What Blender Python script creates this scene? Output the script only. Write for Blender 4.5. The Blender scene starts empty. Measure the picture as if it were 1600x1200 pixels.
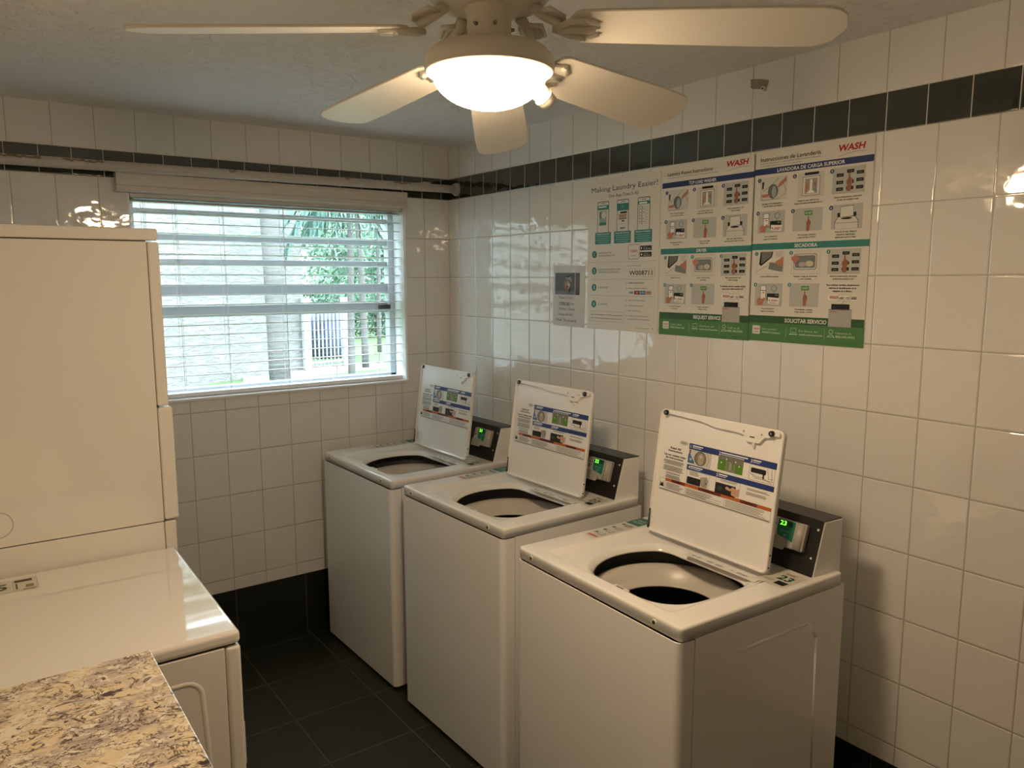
import bpy, bmesh, math, random
from mathutils import Vector, Matrix
PI = math.pi
R_ = math.radians
sc = bpy.context.scene
col = sc.collection

# ------------------------------------------------------------------ camera, world, sun, exposure
cam_d = bpy.data.cameras.new('camera')
cam = bpy.data.objects.new('camera', cam_d)
col.objects.link(cam)
CAM = Vector((-2.178, -3.561, 1.7436))
yaw, pit, rol = 0.6291, -0.1364, -0.0015
Fv = Vector((math.sin(yaw) * math.cos(pit), math.cos(yaw) * math.cos(pit), math.sin(pit)))
Rv = Vector((math.cos(yaw), -math.sin(yaw), 0))
Uv = Rv.cross(Fv)
R2 = Rv * math.cos(rol) + Uv * math.sin(rol)
U2 = -Rv * math.sin(rol) + Uv * math.cos(rol)
cam.matrix_world = Matrix(((R2.x, U2.x, -Fv.x, CAM.x), (R2.y, U2.y, -Fv.y, CAM.y), (R2.z, U2.z, -Fv.z, CAM.z), (0, 0, 0, 1)))
cam_d.sensor_width = 36.0
cam_d.lens = 1197.47 / 1600 * 36.0
cam_d.clip_start = 0.02
cam_d.clip_end = 300
sc.camera = cam

SKY_STRENGTH = 13.0
SUN_STRENGTH = 6.0
LAMP_STRENGTH = 97.0
LAMP_COLOR = (1.0, 0.73, 0.45)
sc.view_settings.view_transform = 'Standard'
sc.view_settings.look = 'None'
sc.view_settings.gamma = 1.0
sc.view_settings.exposure = 0.10
sc.view_settings.use_curve_mapping = False
try:
    sc.cycles.max_bounces = 12
    sc.cycles.diffuse_bounces = 8
    sc.cycles.sample_clamp_indirect = 6.0
    sc.cycles.caustics_reflective = False
    sc.cycles.caustics_refractive = False
except Exception:
    pass
world = bpy.data.worlds.new('World')
sc.world = world
world.use_nodes = True
wn = world.node_tree.nodes['Background']
wn.inputs['Color'].default_value = (0.80, 0.90, 1.0, 1)
wn.inputs['Strength'].default_value = SKY_STRENGTH
sun_d = bpy.data.lights.new('sun', 'SUN')
sun_d.energy = SUN_STRENGTH
sun_d.angle = R_(1.0)
sun_d.color = (1.0, 0.95, 0.86)
sun = bpy.data.objects.new('sun', sun_d)
col.objects.link(sun)
sun.rotation_euler = Vector((-0.25, -0.62, 1.0)).to_track_quat('Z', 'Y').to_euler()

# ------------------------------------------------------------------ materials
MATS = {}
def mat(name, color=(0.8, 0.8, 0.8), rough=0.5, metal=0.0, emis=None, estr=0.0, bump=None, spec=0.5, coat=0.0):
    if name in MATS:
        return MATS[name]
    m = bpy.data.materials.new(name)
    m.use_nodes = True
    nt = m.node_tree
    b = nt.nodes['Principled BSDF']
    b.inputs['Base Color'].default_value = (*color, 1)
    b.inputs['Roughness'].default_value = rough
    b.inputs['Metallic'].default_value = metal
    b.inputs['Specular IOR Level'].default_value = spec
    b.inputs['Coat Weight'].default_value = coat
    if emis:
        b.inputs['Emission Color'].default_value = (*emis, 1)
        b.inputs['Emission Strength'].default_value = estr
    if bump:                       # (scale, distance[m], detail)
        tc = nt.nodes.new('ShaderNodeNewGeometry')
        n = nt.nodes.new('ShaderNodeTexNoise')
        n.inputs['Scale'].default_value = bump[0]
        n.inputs['Detail'].default_value = bump[2]
        nt.links.new(tc.outputs['Position'], n.inputs['Vector'])
        bp = nt.nodes.new('ShaderNodeBump')
        bp.inputs['Distance'].default_value = bump[1]
        bp.inputs['Strength'].default_value = 1.0
        nt.links.new(n.outputs['Fac'], bp.inputs['Height'])
        nt.links.new(bp.outputs['Normal'], b.inputs['Normal'])
    MATS[name] = m
    return m

class G:
    """small node-graph helper"""
    def __init__(s, nt): s.nt = nt
    def n(s, t, **k):
        x = s.nt.nodes.new(t)
        for a, v in k.items(): setattr(x, a, v)
        return x
    def link(s, a, b): s.nt.links.new(a, b)
    def val(s, sock, v):
        if hasattr(v, 'is_output') or hasattr(v, 'links'): s.link(v, sock)
        else: sock.default_value = v
    def m(s, op, a, b=0.0, c=0.0):
        x = s.n('ShaderNodeMath', operation=op)
        s.val(x.inputs[0], a); s.val(x.inputs[1], b); s.val(x.inputs[2], c)
        return x.outputs[0]
    def ramp(s, v, a, b, c=0.0, d=1.0):
        x = s.n('ShaderNodeMapRange'); x.interpolation_type = 'SMOOTHSTEP'
        s.val(x.inputs[0], v)
        for i, q in enumerate((a, b, c, d)): x.inputs[i + 1].default_value = q
        return x.outputs[0]
    def mix(s, f, a, b):
        x = s.n('ShaderNodeMix', data_type='RGBA')
        s.val(x.inputs[0], f)
        for i, q in ((6, a), (7, b)):
            if isinstance(q, tuple): x.inputs[i].default_value = (*q, 1)
            else: s.link(q, x.inputs[i])
        return x.outputs[2]
    def noise(s, vec, scale, detail=2.0, rough=0.5, dist=0.0):
        x = s.n('ShaderNodeTexNoise')
        s.link(vec, x.inputs['Vector'])
        x.inputs['Scale'].default_value = scale; x.inputs['Detail'].default_value = detail
        x.inputs['Roughness'].default_value = rough; x.inputs['Distortion'].default_value = dist
        return x.outputs['Fac']

def newmat(name):
    m = bpy.data.materials.new(name); m.use_nodes = True
    g = G(m.node_tree)
    return m, g, m.node_tree.nodes['Principled BSDF']

def cell(g, coord, origin, pitch):
    """returns (distance to nearest joint in metres, cell id, position inside cell -0.5..0.5)"""
    t = g.m('DIVIDE', g.m('SUBTRACT', coord, origin), pitch)
    fr = g.m('FRACT', t)
    idn = g.m('FLOOR', t)
    d = g.m('MULTIPLY', g.m('MINIMUM', fr, g.m('SUBTRACT', 1.0, fr)), pitch)
    return d, idn, g.m('SUBTRACT', fr, 0.5)

def wall_tile(name, axis, u0, g0):
    m, g, b = newmat(name)
    geo = g.n('ShaderNodeNewGeometry')
    sep = g.n('ShaderNodeSeparateXYZ'); g.link(geo.outputs['Position'], sep.inputs[0])
    u = sep.outputs[axis]; z = sep.outputs[2]
    du, iu, fu = cell(g, u, u0, 0.1507)
    dz, iz, fz = cell(g, z, 0.3511, 0.2)
    # above 2.0 m there is no row joint until the dark band
    hi = g.m('GREATER_THAN', z, 2.05)
    dz = g.m('ADD', dz, g.m('MULTIPLY', hi, 1.0))
    iz = g.m('ADD', g.m('MULTIPLY', iz, g.m('SUBTRACT', 1.0, hi)), g.m('MULTIPLY', hi, g.m('ADD', 40.0, g.m('GREATER_THAN', z, 2.2))))
    band = g.m('MULTIPLY', g.m('GREATER_THAN', z, 2.156), g.m('LESS_THAN', z, 2.263))
    db, ib, fb = cell(g, u, g0, 0.1132)
    e1 = g.m('ABSOLUTE', g.m('SUBTRACT', z, 2.156)); e2 = g.m('ABSOLUTE', g.m('SUBTRACT', z, 2.263))
    dedge = g.m('MINIMUM', e1, e2)
    dwhite = g.m('MINIMUM', g.m('MINIMUM', du, dz), dedge)
    dgreen = g.m('MINIMUM', db, g.m('ADD', dedge, 0.0006))
    nb = g.m('SUBTRACT', 1.0, band)
    d = g.m('ADD', g.m('MULTIPLY', dwhite, nb), g.m('MULTIPLY', dgreen, band))
    grout_w = g.ramp(d, 0.0008, 0.0017, 1.0, 0.0)
    white = (0.83, 0.815, 0.79)
    vec = g.n('ShaderNodeCombineXYZ'); g.link(u, vec.inputs[0]); g.link(z, vec.inputs[1])
    cid = g.n('ShaderNodeCombineXYZ'); g.link(g.m('ADD', iu, g.m('MULTIPLY', band, ib)), cid.inputs[0]); g.link(iz, cid.inputs[1])
    wn_ = g.n('ShaderNodeTexWhiteNoise', noise_dimensions='3D'); g.link(cid.outputs[0], wn_.inputs['Vector'])
    sc_ = g.n('ShaderNodeSeparateColor'); g.link(wn_.outputs['Color'], sc_.inputs[0])
    tone = g.mix(g.m('MULTIPLY', sc_.outputs[0], 0.5), white, (0.81, 0.795, 0.77))
    green = g.mix(g.noise(vec.outputs[0], 30, 2), (0.012, 0.018, 0.012), (0.018, 0.026, 0.017))
    tile = g.mix(band, tone, green)
    grout = g.mix(band, (0.42, 0.37, 0.30), (0.62, 0.60, 0.53))
    g.link(g.mix(grout_w, tile, grout), b.inputs['Base Color'])
    g.link(g.m('ADD', 0.045, g.m('MULTIPLY', grout_w, 0.5)), b.inputs['Roughness'])
    b.inputs['Specular IOR Level'].default_value = 0.9; b.inputs['Coat Weight'].default_value = 0.8; b.inputs['Coat Roughness'].default_value = 0.03
    # relief: rounded tile edge, per-tile tilt, uneven glaze
    off = g.n('ShaderNodeVectorMath', operation='ADD'); g.link(vec.outputs[0], off.inputs[0])
    sc2 = g.n('ShaderNodeVectorMath', operation='SCALE'); g.link(wn_.outputs['Color'], sc2.inputs[0]); sc2.inputs['Scale'].default_value = 5.0
    g.link(sc2.outputs[0], off.inputs[1])
    edge = g.m('MULTIPLY', g.ramp(d, 0.0008, 0.005), 0.0011)
    w1 = g.m('MULTIPLY', g.noise(off.outputs[0], 14, 0.5), 0.0022)
    w2 = g.m('MULTIPLY', g.noise(off.outputs[0], 36, 0.0), 0.00055)
    tilt = g.m('ADD', g.m('MULTIPLY', g.m('MULTIPLY', g.m('SUBTRACT', sc_.outputs[0], 0.5), fu), 0.0012),
               g.m('MULTIPLY', g.m('MULTIPLY', g.m('SUBTRACT', sc_.outputs[1], 0.5), fz), 0.0014))
    h = g.m('ADD', g.m('ADD', edge, w1), g.m('ADD', w2, tilt))
    bp = g.n('ShaderNodeBump'); bp.inputs['Distance'].default_value = 1.0; bp.inputs['Strength'].default_value = 1.0
    g.link(h, bp.inputs['Height']); g.link(bp.outputs['Normal'], b.inputs['Normal']); g.link(bp.outputs['Normal'], b.inputs['Coat Normal'])
    return m

M_WR = wall_tile('glazed_tile_right', 1, -0.4047, -0.1026)
M_WB = wall_tile('glazed_tile_back', 0, -1.3563, -0.0480)

def dark_tile(name, axu, u0, axv, v0, vertical=False):
    m, g, b = newmat(name)
    geo = g.n('ShaderNodeNewGeometry')
    sep = g.n('ShaderNodeSeparateXYZ'); g.link(geo.outputs['Position'], sep.inputs[0])
    du, iu, fu = cell(g, sep.outputs[axu], u0, 0.3396)
    if vertical: d = du
    else:
        dv, iv, fv = cell(g, sep.outputs[axv], v0, 0.3396)
        d = g.m('MINIMUM', du, dv)
    n1 = g.noise(geo.outputs['Position'], 9, 5)
    gw = g.ramp(d, 0.0016, 0.0028, 1.0, 0.0)
    base = g.mix(n1, (0.007, 0.010, 0.006), (0.013, 0.016, 0.008))
    gcol = g.mix(g.noise(geo.outputs['Position'], 3, 3), (0.035, 0.038, 0.025), (0.10, 0.10, 0.075))
    g.link(g.mix(gw, base, gcol), b.inputs['Base Color'])
    g.link(g.m('ADD', 0.30, g.m('MULTIPLY', g.noise(geo.outputs['Position'], 30, 3), 0.2)), b.inputs['Roughness'])
    bp = g.n('ShaderNodeBump'); bp.inputs['Distance'].default_value = 1.0
    g.link(g.m('ADD', g.m('MULTIPLY', g.ramp(d, 0.0016, 0.005), 0.0012), g.m('MULTIPLY', g.noise(geo.outputs['Position'], 60, 3), 0.0004)), bp.inputs['Height'])
    g.link(bp.outputs['Normal'], b.inputs['Normal'])
    return m
M_FLOOR = dark_tile('dark_green_floor_tile', 0, -0.8622, 1, -0.4107)
M_BASEB = dark_tile('dark_green_base_back', 0, -0.8622, 1, 0, True)
M_BASER = dark_tile('dark_green_base_right', 1, -0.4107, 0, 0, True)

def ceiling_mat():
    m, g, b = newmat('knockdown_plaster')
    geo = g.n('ShaderNodeNewGeometry'); p = geo.outputs['Position']
    b.inputs['Base Color'].default_value = (0.80, 0.78, 0.76, 1); b.inputs['Roughness'].default_value = 0.75
    n = g.ramp(g.noise(p, 16, 4, 0.6, 0.6), 0.46, 0.60)
    n2 = g.noise(p, 110, 3)
    big = g.ramp(g.noise(p, 2.2, 2), 0.35, 0.65)
    h = g.m('ADD', g.m('MULTIPLY', g.m('MULTIPLY', n, big), 0.0045), g.m('MULTIPLY', n2, 0.0018))
    bp = g.n('ShaderNodeBump'); bp.inputs['Distance'].default_value = 1.0
    g.link(h, bp.inputs['Height']); g.link(bp.outputs['Normal'], b.inputs['Normal'])
    return m
M_CEIL = ceiling_mat()

def granite():
    m, g, b = newmat('speckled_granite')
    geo = g.n('ShaderNodeNewGeometry'); p = geo.outputs['Position']
    mp = g.n('ShaderNodeMapping'); g.link(p, mp.inputs[0]); mp.inputs['Rotation'].default_value = (0, 0, 0.35); mp.inputs['Scale'].default_value = (1.0, 1.35, 1)
    q = mp.outputs[0]
    base = g.mix(g.ramp(g.noise(q, 9, 4, 0.6, 0.6), 0.44, 0.58), (0.74, 0.62, 0.42), (0.52, 0.44, 0.38))
    base = g.mix(g.ramp(g.noise(q, 34, 3, 0.6, 0.8), 0.52, 0.60), base, (0.80, 0.74, 0.62))
    def lines(sc_, w_, det, dist): return g.ramp(g.m('ABSOLUTE', g.m('SUBTRACT', g.noise(q, sc_, det, 0.55, dist), 0.5)), 0.0, w_, 1.0, 0.0)
    c = g.mix(g.m('MULTIPLY', lines(26, 0.022, 3, 1.2), g.ramp(g.noise(q, 20, 2), 0.42, 0.56, 0.1, 0.8)), base, (0.24, 0.17, 0.12))
    c = g.mix(g.m('MULTIPLY', lines(11, 0.030, 4, 1.6), g.ramp(g.noise(q, 12, 3, 0.6), 0.43, 0.50)), c, (0.075, 0.045, 0.045))
    c = g.mix(g.m('MULTIPLY', lines(17, 0.034, 4, 2.0), g.ramp(g.noise(q, 9, 3, 0.6), 0.47, 0.55)), c, (0.10, 0.065, 0.06))
    c = g.mix(g.ramp(g.noise(q, 85, 2, 0.6), 0.64, 0.70), c, (0.20, 0.14, 0.10))
    c = g.mix(g.ramp(g.noise(q, 19, 4, 0.65, 0.8), 0.64, 0.68), c, (0.06, 0.04, 0.045))
    g.link(c, b.inputs['Base Color']); b.inputs['Roughness'].default_value = 0.16
    return m
M_GRANITE = granite()

M_ENAMEL = mat('white_enamel', (0.82, 0.81, 0.79), 0.15, bump=(9, 0.0005, 0))
M_ENAMEL2 = mat('dryer_enamel', (0.78, 0.76, 0.725), 0.05, bump=(4, 0.0005, 0), spec=0.8, coat=0.6)
M_PLASTIC = mat('white_plastic', (0.74, 0.73, 0.70), 0.35)
M_BLACK = mat('black_painted_steel', (0.014, 0.013, 0.012), 0.38)
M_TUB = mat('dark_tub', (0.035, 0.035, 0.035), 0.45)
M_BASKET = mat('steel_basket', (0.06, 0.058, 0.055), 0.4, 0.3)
M_RING = mat('balance_ring_plastic', (0.62, 0.58, 0.53), 0.32)
M_SCREW = mat('screw_metal', (0.35, 0.34, 0.32), 0.3, 0.9)
M_RUB = mat('black_rubber', (0.01, 0.01, 0.01), 0.45)
M_GREY = mat('grey_reader_plastic', (0.40, 0.38, 0.35), 0.4)
M_DARKG = mat('shadow_gap', (0.02, 0.018, 0.016), 0.7)
M_FAN = mat('white_fan_enamel', (0.74, 0.70, 0.62), 0.35)
M_GLASS_L = mat('lit_opal_glass', (1, 0.95, 0.85), 0.4, emis=LAMP_COLOR, estr=LAMP_STRENGTH)
M_ROD = mat('peeling_cream_paint', (0.50, 0.46, 0.41), 0.55, bump=(40, 0.002, 4))
M_RUST = mat('bare_patch', (0.27, 0.18, 0.12), 0.7)
M_SLAT = mat('white_blind_slat', (0.84, 0.84, 0.85), 0.4)
M_VAL = mat('white_valance', (0.62, 0.58, 0.53), 0.45)
M_CORD = mat('blind_cord', (0.75, 0.75, 0.75), 0.8)
M_ALU = mat('grey_aluminium', (0.50, 0.53, 0.57), 0.35, 0.2)
M_JAMB = mat('white_jamb', (0.86, 0.85, 0.85), 0.3, bump=(25, 0.001, 3))
M_PAINT = mat('painted_wall', (0.80, 0.77, 0.72), 0.6)
M_CAB = mat('white_cabinet', (0.62, 0.58, 0.50), 0.4)

# ------------------------------------------------------------------ mesh helpers
class MB:
    def __init__(s): s.bm = bmesh.new()
    def add(s, b2, mt=0, mx=None, smooth=False):
        if mx is not None: bmesh.ops.transform(b2, matrix=mx, verts=b2.verts)
        for f in b2.faces:
            f.material_index = mt; f.smooth = smooth
        me = bpy.data.meshes.new('t'); b2.to_mesh(me); b2.free()
        s.bm.from_mesh(me); bpy.data.meshes.remove(me)
        return s
    def box(s, x0, x1, y0, y1, z0, z1, bev=0.0, seg=2, mt=0, mx=None, only=None):
        b = bmesh.new(); bmesh.ops.create_cube(b, size=1)
        for v in b.verts: v.co = Vector(((x0 + x1) / 2 + v.co.x * (x1 - x0), (y0 + y1) / 2 + v.co.y * (y1 - y0), (z0 + z1) / 2 + v.co.z * (z1 - z0)))
        if bev:
            ed = [e for e in b.edges if only is None or only((e.verts[0].co + e.verts[1].co) / 2, e)]
            bmesh.ops.bevel(b, geom=ed, offset=bev, segments=seg, affect='EDGES', profile=0.5)
        return s.add(b, mt, mx)
    def prism(s, pts, h0, h1, axis=2, bev=0.0, mt=0, mx=None, seg=2):
        """polygon pts extruded from h0 to h1 along axis (2: xy polygon, 0: yz polygon, 1: xz polygon)"""
        b = bmesh.new()
        def P(p, h):
            return Vector((p[0], p[1], h)) if axis == 2 else (Vector((h, p[0], p[1])) if axis == 0 else Vector((p[0], h, p[1])))
        lo = [b.verts.new(P(p, h0)) for p in pts]; hi = [b.verts.new(P(p, h1)) for p in pts]
        b.faces.new(lo[::-1]); b.faces.new(hi)
        n = len(pts)
        for i in range(n): b.faces.new((lo[i], lo[(i + 1) % n], hi[(i + 1) % n], hi[i]))
        bmesh.ops.recalc_face_normals(b, faces=b.faces)
        if bev: bmesh.ops.bevel(b, geom=list(b.edges), offset=bev, segments=seg, affect='EDGES', profile=0.5)
        return s.add(b, mt, mx)
    def cyl(s, p0, p1, r0, r1=None, n=24, mt=0, cap=True, smooth=True):
        r1 = r0 if r1 is None else r1
        p0 = Vector(p0); p1 = Vector(p1); d = p1 - p0
        b = bmesh.new()
        bmesh.ops.create_cone(b, cap_ends=cap, segments=n, radius1=r0, radius2=r1, depth=d.length)
        mx = Matrix.Translation((p0 + p1) / 2) @ d.to_track_quat('Z', 'Y').to_matrix().to_4x4()
        bmesh.ops.transform(b, matrix=mx, verts=b.verts)
        for f in b.faces: f.smooth = smooth and len(f.verts) == 4
        for f in b.faces: f.material_index = mt
        me = bpy.data.meshes.new('t'); b.to_mesh(me); b.free(); s.bm.from_mesh(me); bpy.data.meshes.remove(me)
        return s
    def lathe(s, prof, cx=0, cy=0, n=48, mt=0, close=False):
        rings = [[(cx + r * math.cos(2 * PI * k / n), cy + r * math.sin(2 * PI * k / n), z) for k in range(n)] for r, z in prof]
        return s.loft(rings, mt)
    def loft(s, rings, mt=0, cap0=False, cap1=False, smooth=True, closed=True):
        b = bmesh.new()
        V = [[b.verts.new(p) for p in r] for r in rings]
        n = len(rings[0])
        for a, c in zip(V[:-1], V[1:]):
            for i in range(n if closed else n - 1):
                j = (i + 1) % n
                try: b.faces.new((a[i], a[j], c[j], c[i]))
                except Exception: pass
        if cap0: b.faces.new(V[0][::-1])
        if cap1: b.faces.new(V[-1])
        bmesh.ops.remove_doubles(b, verts=b.verts, dist=1e-6)
        bmesh.ops.recalc_face_normals(b, faces=b.faces)
        return s.add(b, mt, None, smooth)
    def tube(s, pts, rad, n=10, mt=0):
        pts = [Vector(p) for p in pts]; rings = []
        up = Vector((0, 0, 1))
        for i, p in enumerate(pts):
            t = (pts[min(i + 1, len(pts) - 1)] - pts[max(i - 1, 0)]).normalized()
            a = t.cross(up)
            if a.length < 0.05: a = t.cross(Vector((1, 0, 0)))
            a.normalize(); c = t.cross(a)
            r = rad[i] if isinstance(rad, (list, tuple)) else rad
            rings.append([p + a * r * math.cos(2 * PI * k / n) + c * r * math.sin(2 * PI * k / n) for k in range(n)])
        return s.loft(rings, mt, True, True)
    def build(s, name, mats, parent=None, angle=40):
        me = bpy.data.meshes.new(name); s.bm.to_mesh(me); s.bm.free()
        for m in (mats if isinstance(mats, (list, tuple)) else [mats]): me.materials.append(m)
        o = bpy.data.objects.new(name, me); col.objects.link(o)
        if parent: o.parent = parent
        return o

def tag(o, label=None, cat=None, group=None, kind=None):
    if label: o['label'] = label
    if cat: o['category'] = cat
    if group: o['group'] = group
    if kind: o['kind'] = kind
    return o
def empty(name, loc=(0, 0, 0), rz=0.0):
    o = bpy.data.objects.new(name, None); col.objects.link(o)
    o.location = loc; o.rotation_euler = (0, 0, rz); o.empty_display_size = 0.1
    return o
def struct(o): o['kind'] = 'structure'; return o
def place(o, mx): o.matrix_local = mx; return o

# ------------------------------------------------------------------ print on flat surfaces
INK = {}
def ink(c, rough=0.45):
    k = 'ink_%02x%02x%02x' % tuple(int(255 * v) for v in c)
    return mat(k, tuple(v ** 2.2 for v in c), rough)
TXT = {}
def text_bm(s, bold=0.0):
    k = (s, bold)
    if k not in TXT:
        cu = bpy.data.curves.new('txt', 'FONT'); cu.body = s; cu.size = 1.0; cu.resolution_u = 2; cu.offset = bold
        cu.fill_mode = 'FRONT'
        o = bpy.data.objects.new('txt', cu)
        me = bpy.data.meshes.new_from_object(o)
        bpy.data.objects.remove(o)
        vs = [tuple(v.co) for v in me.vertices]; fs = [tuple(p.vertices) for p in me.polygons]
        xs = [v[0] for v in vs] or [0, 1]
        TXT[k] = (vs, fs, min(xs), max(xs)); bpy.data.meshes.remove(me); bpy.data.curves.remove(cu)
    return TXT[k]
class Print:
    """flat artwork in millimetres, u right, v down from the top-left corner"""
    LAY = 0.00012
    def __init__(s): s.v = []; s.f = []; s.m = []; s.mats = []
    def _m(s, c):
        m = ink(c)
        if m not in s.mats: s.mats.append(m)
        return s.mats.index(m)
    def poly(s, pts, c, l=1):
        i0 = len(s.v); s.v += [(p[0] / 1000, -p[1] / 1000, l * s.LAY) for p in pts]
        idx = list(range(i0, i0 + len(pts)))
        # orient to face +z
        a = sum(pts[i][0] * pts[(i + 1) % len(pts)][1] - pts[(i + 1) % len(pts)][0] * pts[i][1] for i in range(len(pts)))
        if a > 0: idx = idx[::-1]
        s.f.append(idx); s.m.append(s._m(c)); return s
    def rect(s, x0, y0, x1, y1, c, l=1): return s.poly([(x0, y0), (x1, y0), (x1, y1), (x0, y1)], c, l)
    def frame(s, x0, y0, x1, y1, c, w=0.6, l=2):
        s.rect(x0, y0, x1, y0 + w, c, l); s.rect(x0, y1 - w, x1, y1, c, l); s.rect(x0, y0, x0 + w, y1, c, l); return s.rect(x1 - w, y0, x1, y1, c, l)
    def rrect(s, x0, y0, x1, y1, r, c, l=1):
        P = []
        for cx, cy, a0 in ((x1 - r, y0 + r, -90), (x1 - r, y1 - r, 0), (x0 + r, y1 - r, 90), (x0 + r, y0 + r, 180)):
            for k in range(5):
                a = R_(a0 + k * 22.5); P.append((cx + r * math.cos(a), cy + r * math.sin(a)))
        return s.poly(P, c, l)
    def circ(s, x, y, rx, c, l=2, ry=None, n=20):
        ry = ry or rx
        return s.poly([(x + rx * math.cos(2 * PI * k / n), y + ry * math.sin(2 * PI * k / n)) for k in range(n)], c, l)
    def line(s, x0, y0, x1, y1, w, c, l=3):
        dx, dy = x1 - x0, y1 - y0; L = math.hypot(dx, dy) or 1; nx, ny = -dy / L * w / 2, dx / L * w / 2
        return s.poly([(x0 + nx, y0 + ny), (x1 + nx, y1 + ny), (x1 - nx, y1 - ny), (x0 - nx, y0 - ny)], c, l)
    def path(s, pts, w, c, l=3):
        for a, b in zip(pts[:-1], pts[1:]): s.line(*a, *b, w, c, l)
        return s
    def text(s, t, x, y, h, c=(0.1, 0.1, 0.1), al='l', l=4, bold=0.0, width=None, slant=0.0):
        """baseline-left/centre/right at x,y; h = cap height"""
        vs, fs, x0, x1 = text_bm(t, bold)
        k = h / 0.70; w = (x1 - x0) * k; kx = k * (width / w if width else 1); w = (x1 - x0) * kx
        ox = x - {'l': 0, 'c': w / 2, 'r': w}[al]
        i0 = len(s.v)
        s.v += [((ox + (v[0] - x0) * kx + slant * v[1] * k) / 1000, (-y + v[1] * k) / 1000, l * s.LAY) for v in vs]
        mi = s._m(c)
        for f in fs: s.f.append([i0 + q for q in f]); s.m.append(mi)
        return s
    def build(s, name, parent=None):
        me = bpy.data.meshes.new(name); me.from_pydata(s.v, [], s.f)
        for m in s.mats: me.materials.append(m)
        for p, k in zip(me.polygons, s.m): p.material_index = k
        o = bpy.data.objects.new(name, me); col.objects.link(o)
        if parent: o.parent = parent
        return o

NAVY = (0.16, 0.22, 0.42); TEAL = (0.20, 0.50, 0.49); DGREEN = (0.20, 0.35, 0.22); LGREEN = (0.30, 0.50, 0.30)
RED = (0.68, 0.10, 0.12); BLK = (0.08, 0.08, 0.09); PAPER = (0.86, 0.85, 0.82); GREYP = (0.72, 0.73, 0.72); WHITE = (0.93, 0.93, 0.92)
SKIN = (0.72, 0.48, 0.38); STARTG = (0.36, 0.58, 0.30); MID = (0.45, 0.46, 0.47)

# ------------------------------------------------------------------ room shell
XL, YF, ZC = -2.47, -4.75, 2.428
WX0, WX1, WZ0, WZ1 = -1.553, -0.268, 1.213, 2.105
struct(MB().box(XL - 0.2, 0.2, YF - 0.2, 0.2, -0.12, 0).build('floor', M_FLOOR))
struct(MB().box(XL - 0.2, 0.2, YF - 0.2, 0.2, ZC, ZC + 0.15).build('ceiling', M_CEIL))
struct(MB().box(0, 0.2, YF - 0.2, 0.2, 0, ZC).build('wall_right', M_WR))
wb = MB()
wb.box(XL - 0.2, WX0, 0, 0.18, 0, ZC).box(WX1, 0, 0, 0.18, 0, ZC).box(WX0, WX1, 0, 0.18, 0, WZ0).box(WX0, WX1, 0, 0.18, WZ1, ZC)
struct(wb.build('wall_back', M_WB))
struct(MB().box(XL - 0.2, XL, YF - 0.2, 0, 0, ZC).build('wall_left', M_PAINT))
struct(MB().box(XL, 0, YF - 0.15, YF, 0, ZC).build('wall_front', M_PAINT))
dr = struct(MB().box(-1.9, -1.0, YF, YF + 0.03, 0.005, 2.05, 0.004).build('door_1', M_CAB))
MB().cyl((-1.08, YF + 0.03, 1.0), (-1.08, YF + 0.09, 1.0), 0.012).cyl((-1.08, YF + 0.07, 1.0), (-1.08, YF + 0.10, 1.0), 0.028).build('door_handle', M_SCREW, dr)
struct(MB().box(XL, 0, -0.004, 0, 0, 0.292, 0.0).build('baseboard_back', M_BASEB))
struct(MB().box(-0.004, 0, YF, -0.004, 0, 0.292, 0.0).build('baseboard_right', M_BASER))
# beads of white paint at the ceiling joint
# window: jambs, aluminium frame and rails, glass
YG = 0.115
tj = struct(MB().box(WX0, WX0 + 0.006, 0, 0.18, WZ0, WZ1).box(WX1 - 0.006, WX1, -0.001, 0.18, WZ0, WZ1).box(WX0, WX1, -0.001, 0.18, WZ0, WZ0 + 0.008).box(WX0, WX1, 0, 0.18, WZ1 - 0.006, WZ1).build('trim_1', M_JAMB))
st = struct(MB().box(WX0 - 0.004, WX1 + 0.004, -0.012, 0.0, WZ0 - 0.006, WZ0 + 0.006, 0.002).box(WX1 - 0.002, WX1 + 0.004, -0.006, 0.0, WZ0, WZ1 - 0.01, 0.001).build('trim_2', M_JAMB))
win = struct(MB().box(WX0 + 0.006, WX0 + 0.04, YG, YG + 0.05, WZ0 + 0.008, WZ1 - 0.006, 0.003)
             .box(WX1 - 0.038, WX1 - 0.006, YG, YG + 0.05, WZ0 + 0.008, WZ1 - 0.006, 0.003)
             .box(WX0 + 0.006, WX1 - 0.006, YG, YG + 0.05, WZ0 + 0.008, WZ0 + 0.036, 0.003)
             .box(WX0 + 0.006, WX1 - 0.006, YG, YG + 0.05, WZ1 - 0.03, WZ1 - 0.006, 0.003).build('window_1', M_ALU))
for z0, z1, dep in ((2.028, 2.052, 0.02), (1.916, 1.950, 0.03), (1.806, 1.835, 0.03), (1.668, 1.715, 0.035), (1.570, 1.622, 0.035)):
    MB().box(WX0 + 0.04, WX1 - 0.038, YG + 0.02, YG + 0.02 + dep, z0, z1, 0.003).build('window_rail', M_ALU, win)
def glass_mat():
    m, g, b = newmat('window_glass')
    nt = m.node_tree
    gl = g.n('ShaderNodeBsdfGlossy'); gl.inputs['Roughness'].default_value = 0.02
    tr = g.n('ShaderNodeBsdfTransparent'); tr.inputs['Color'].default_value = (0.90, 0.97, 0.97, 1)
    mx = g.n('ShaderNodeMixShader'); mx.inputs[0].default_value = 0.06
    g.link(tr.outputs[0], mx.inputs[1]); g.link(gl.outputs[0], mx.inputs[2])
    g.link(mx.outputs[0], nt.nodes['Material Output'].inputs['Surface'])
    return m
M_PANE = glass_mat()
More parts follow.
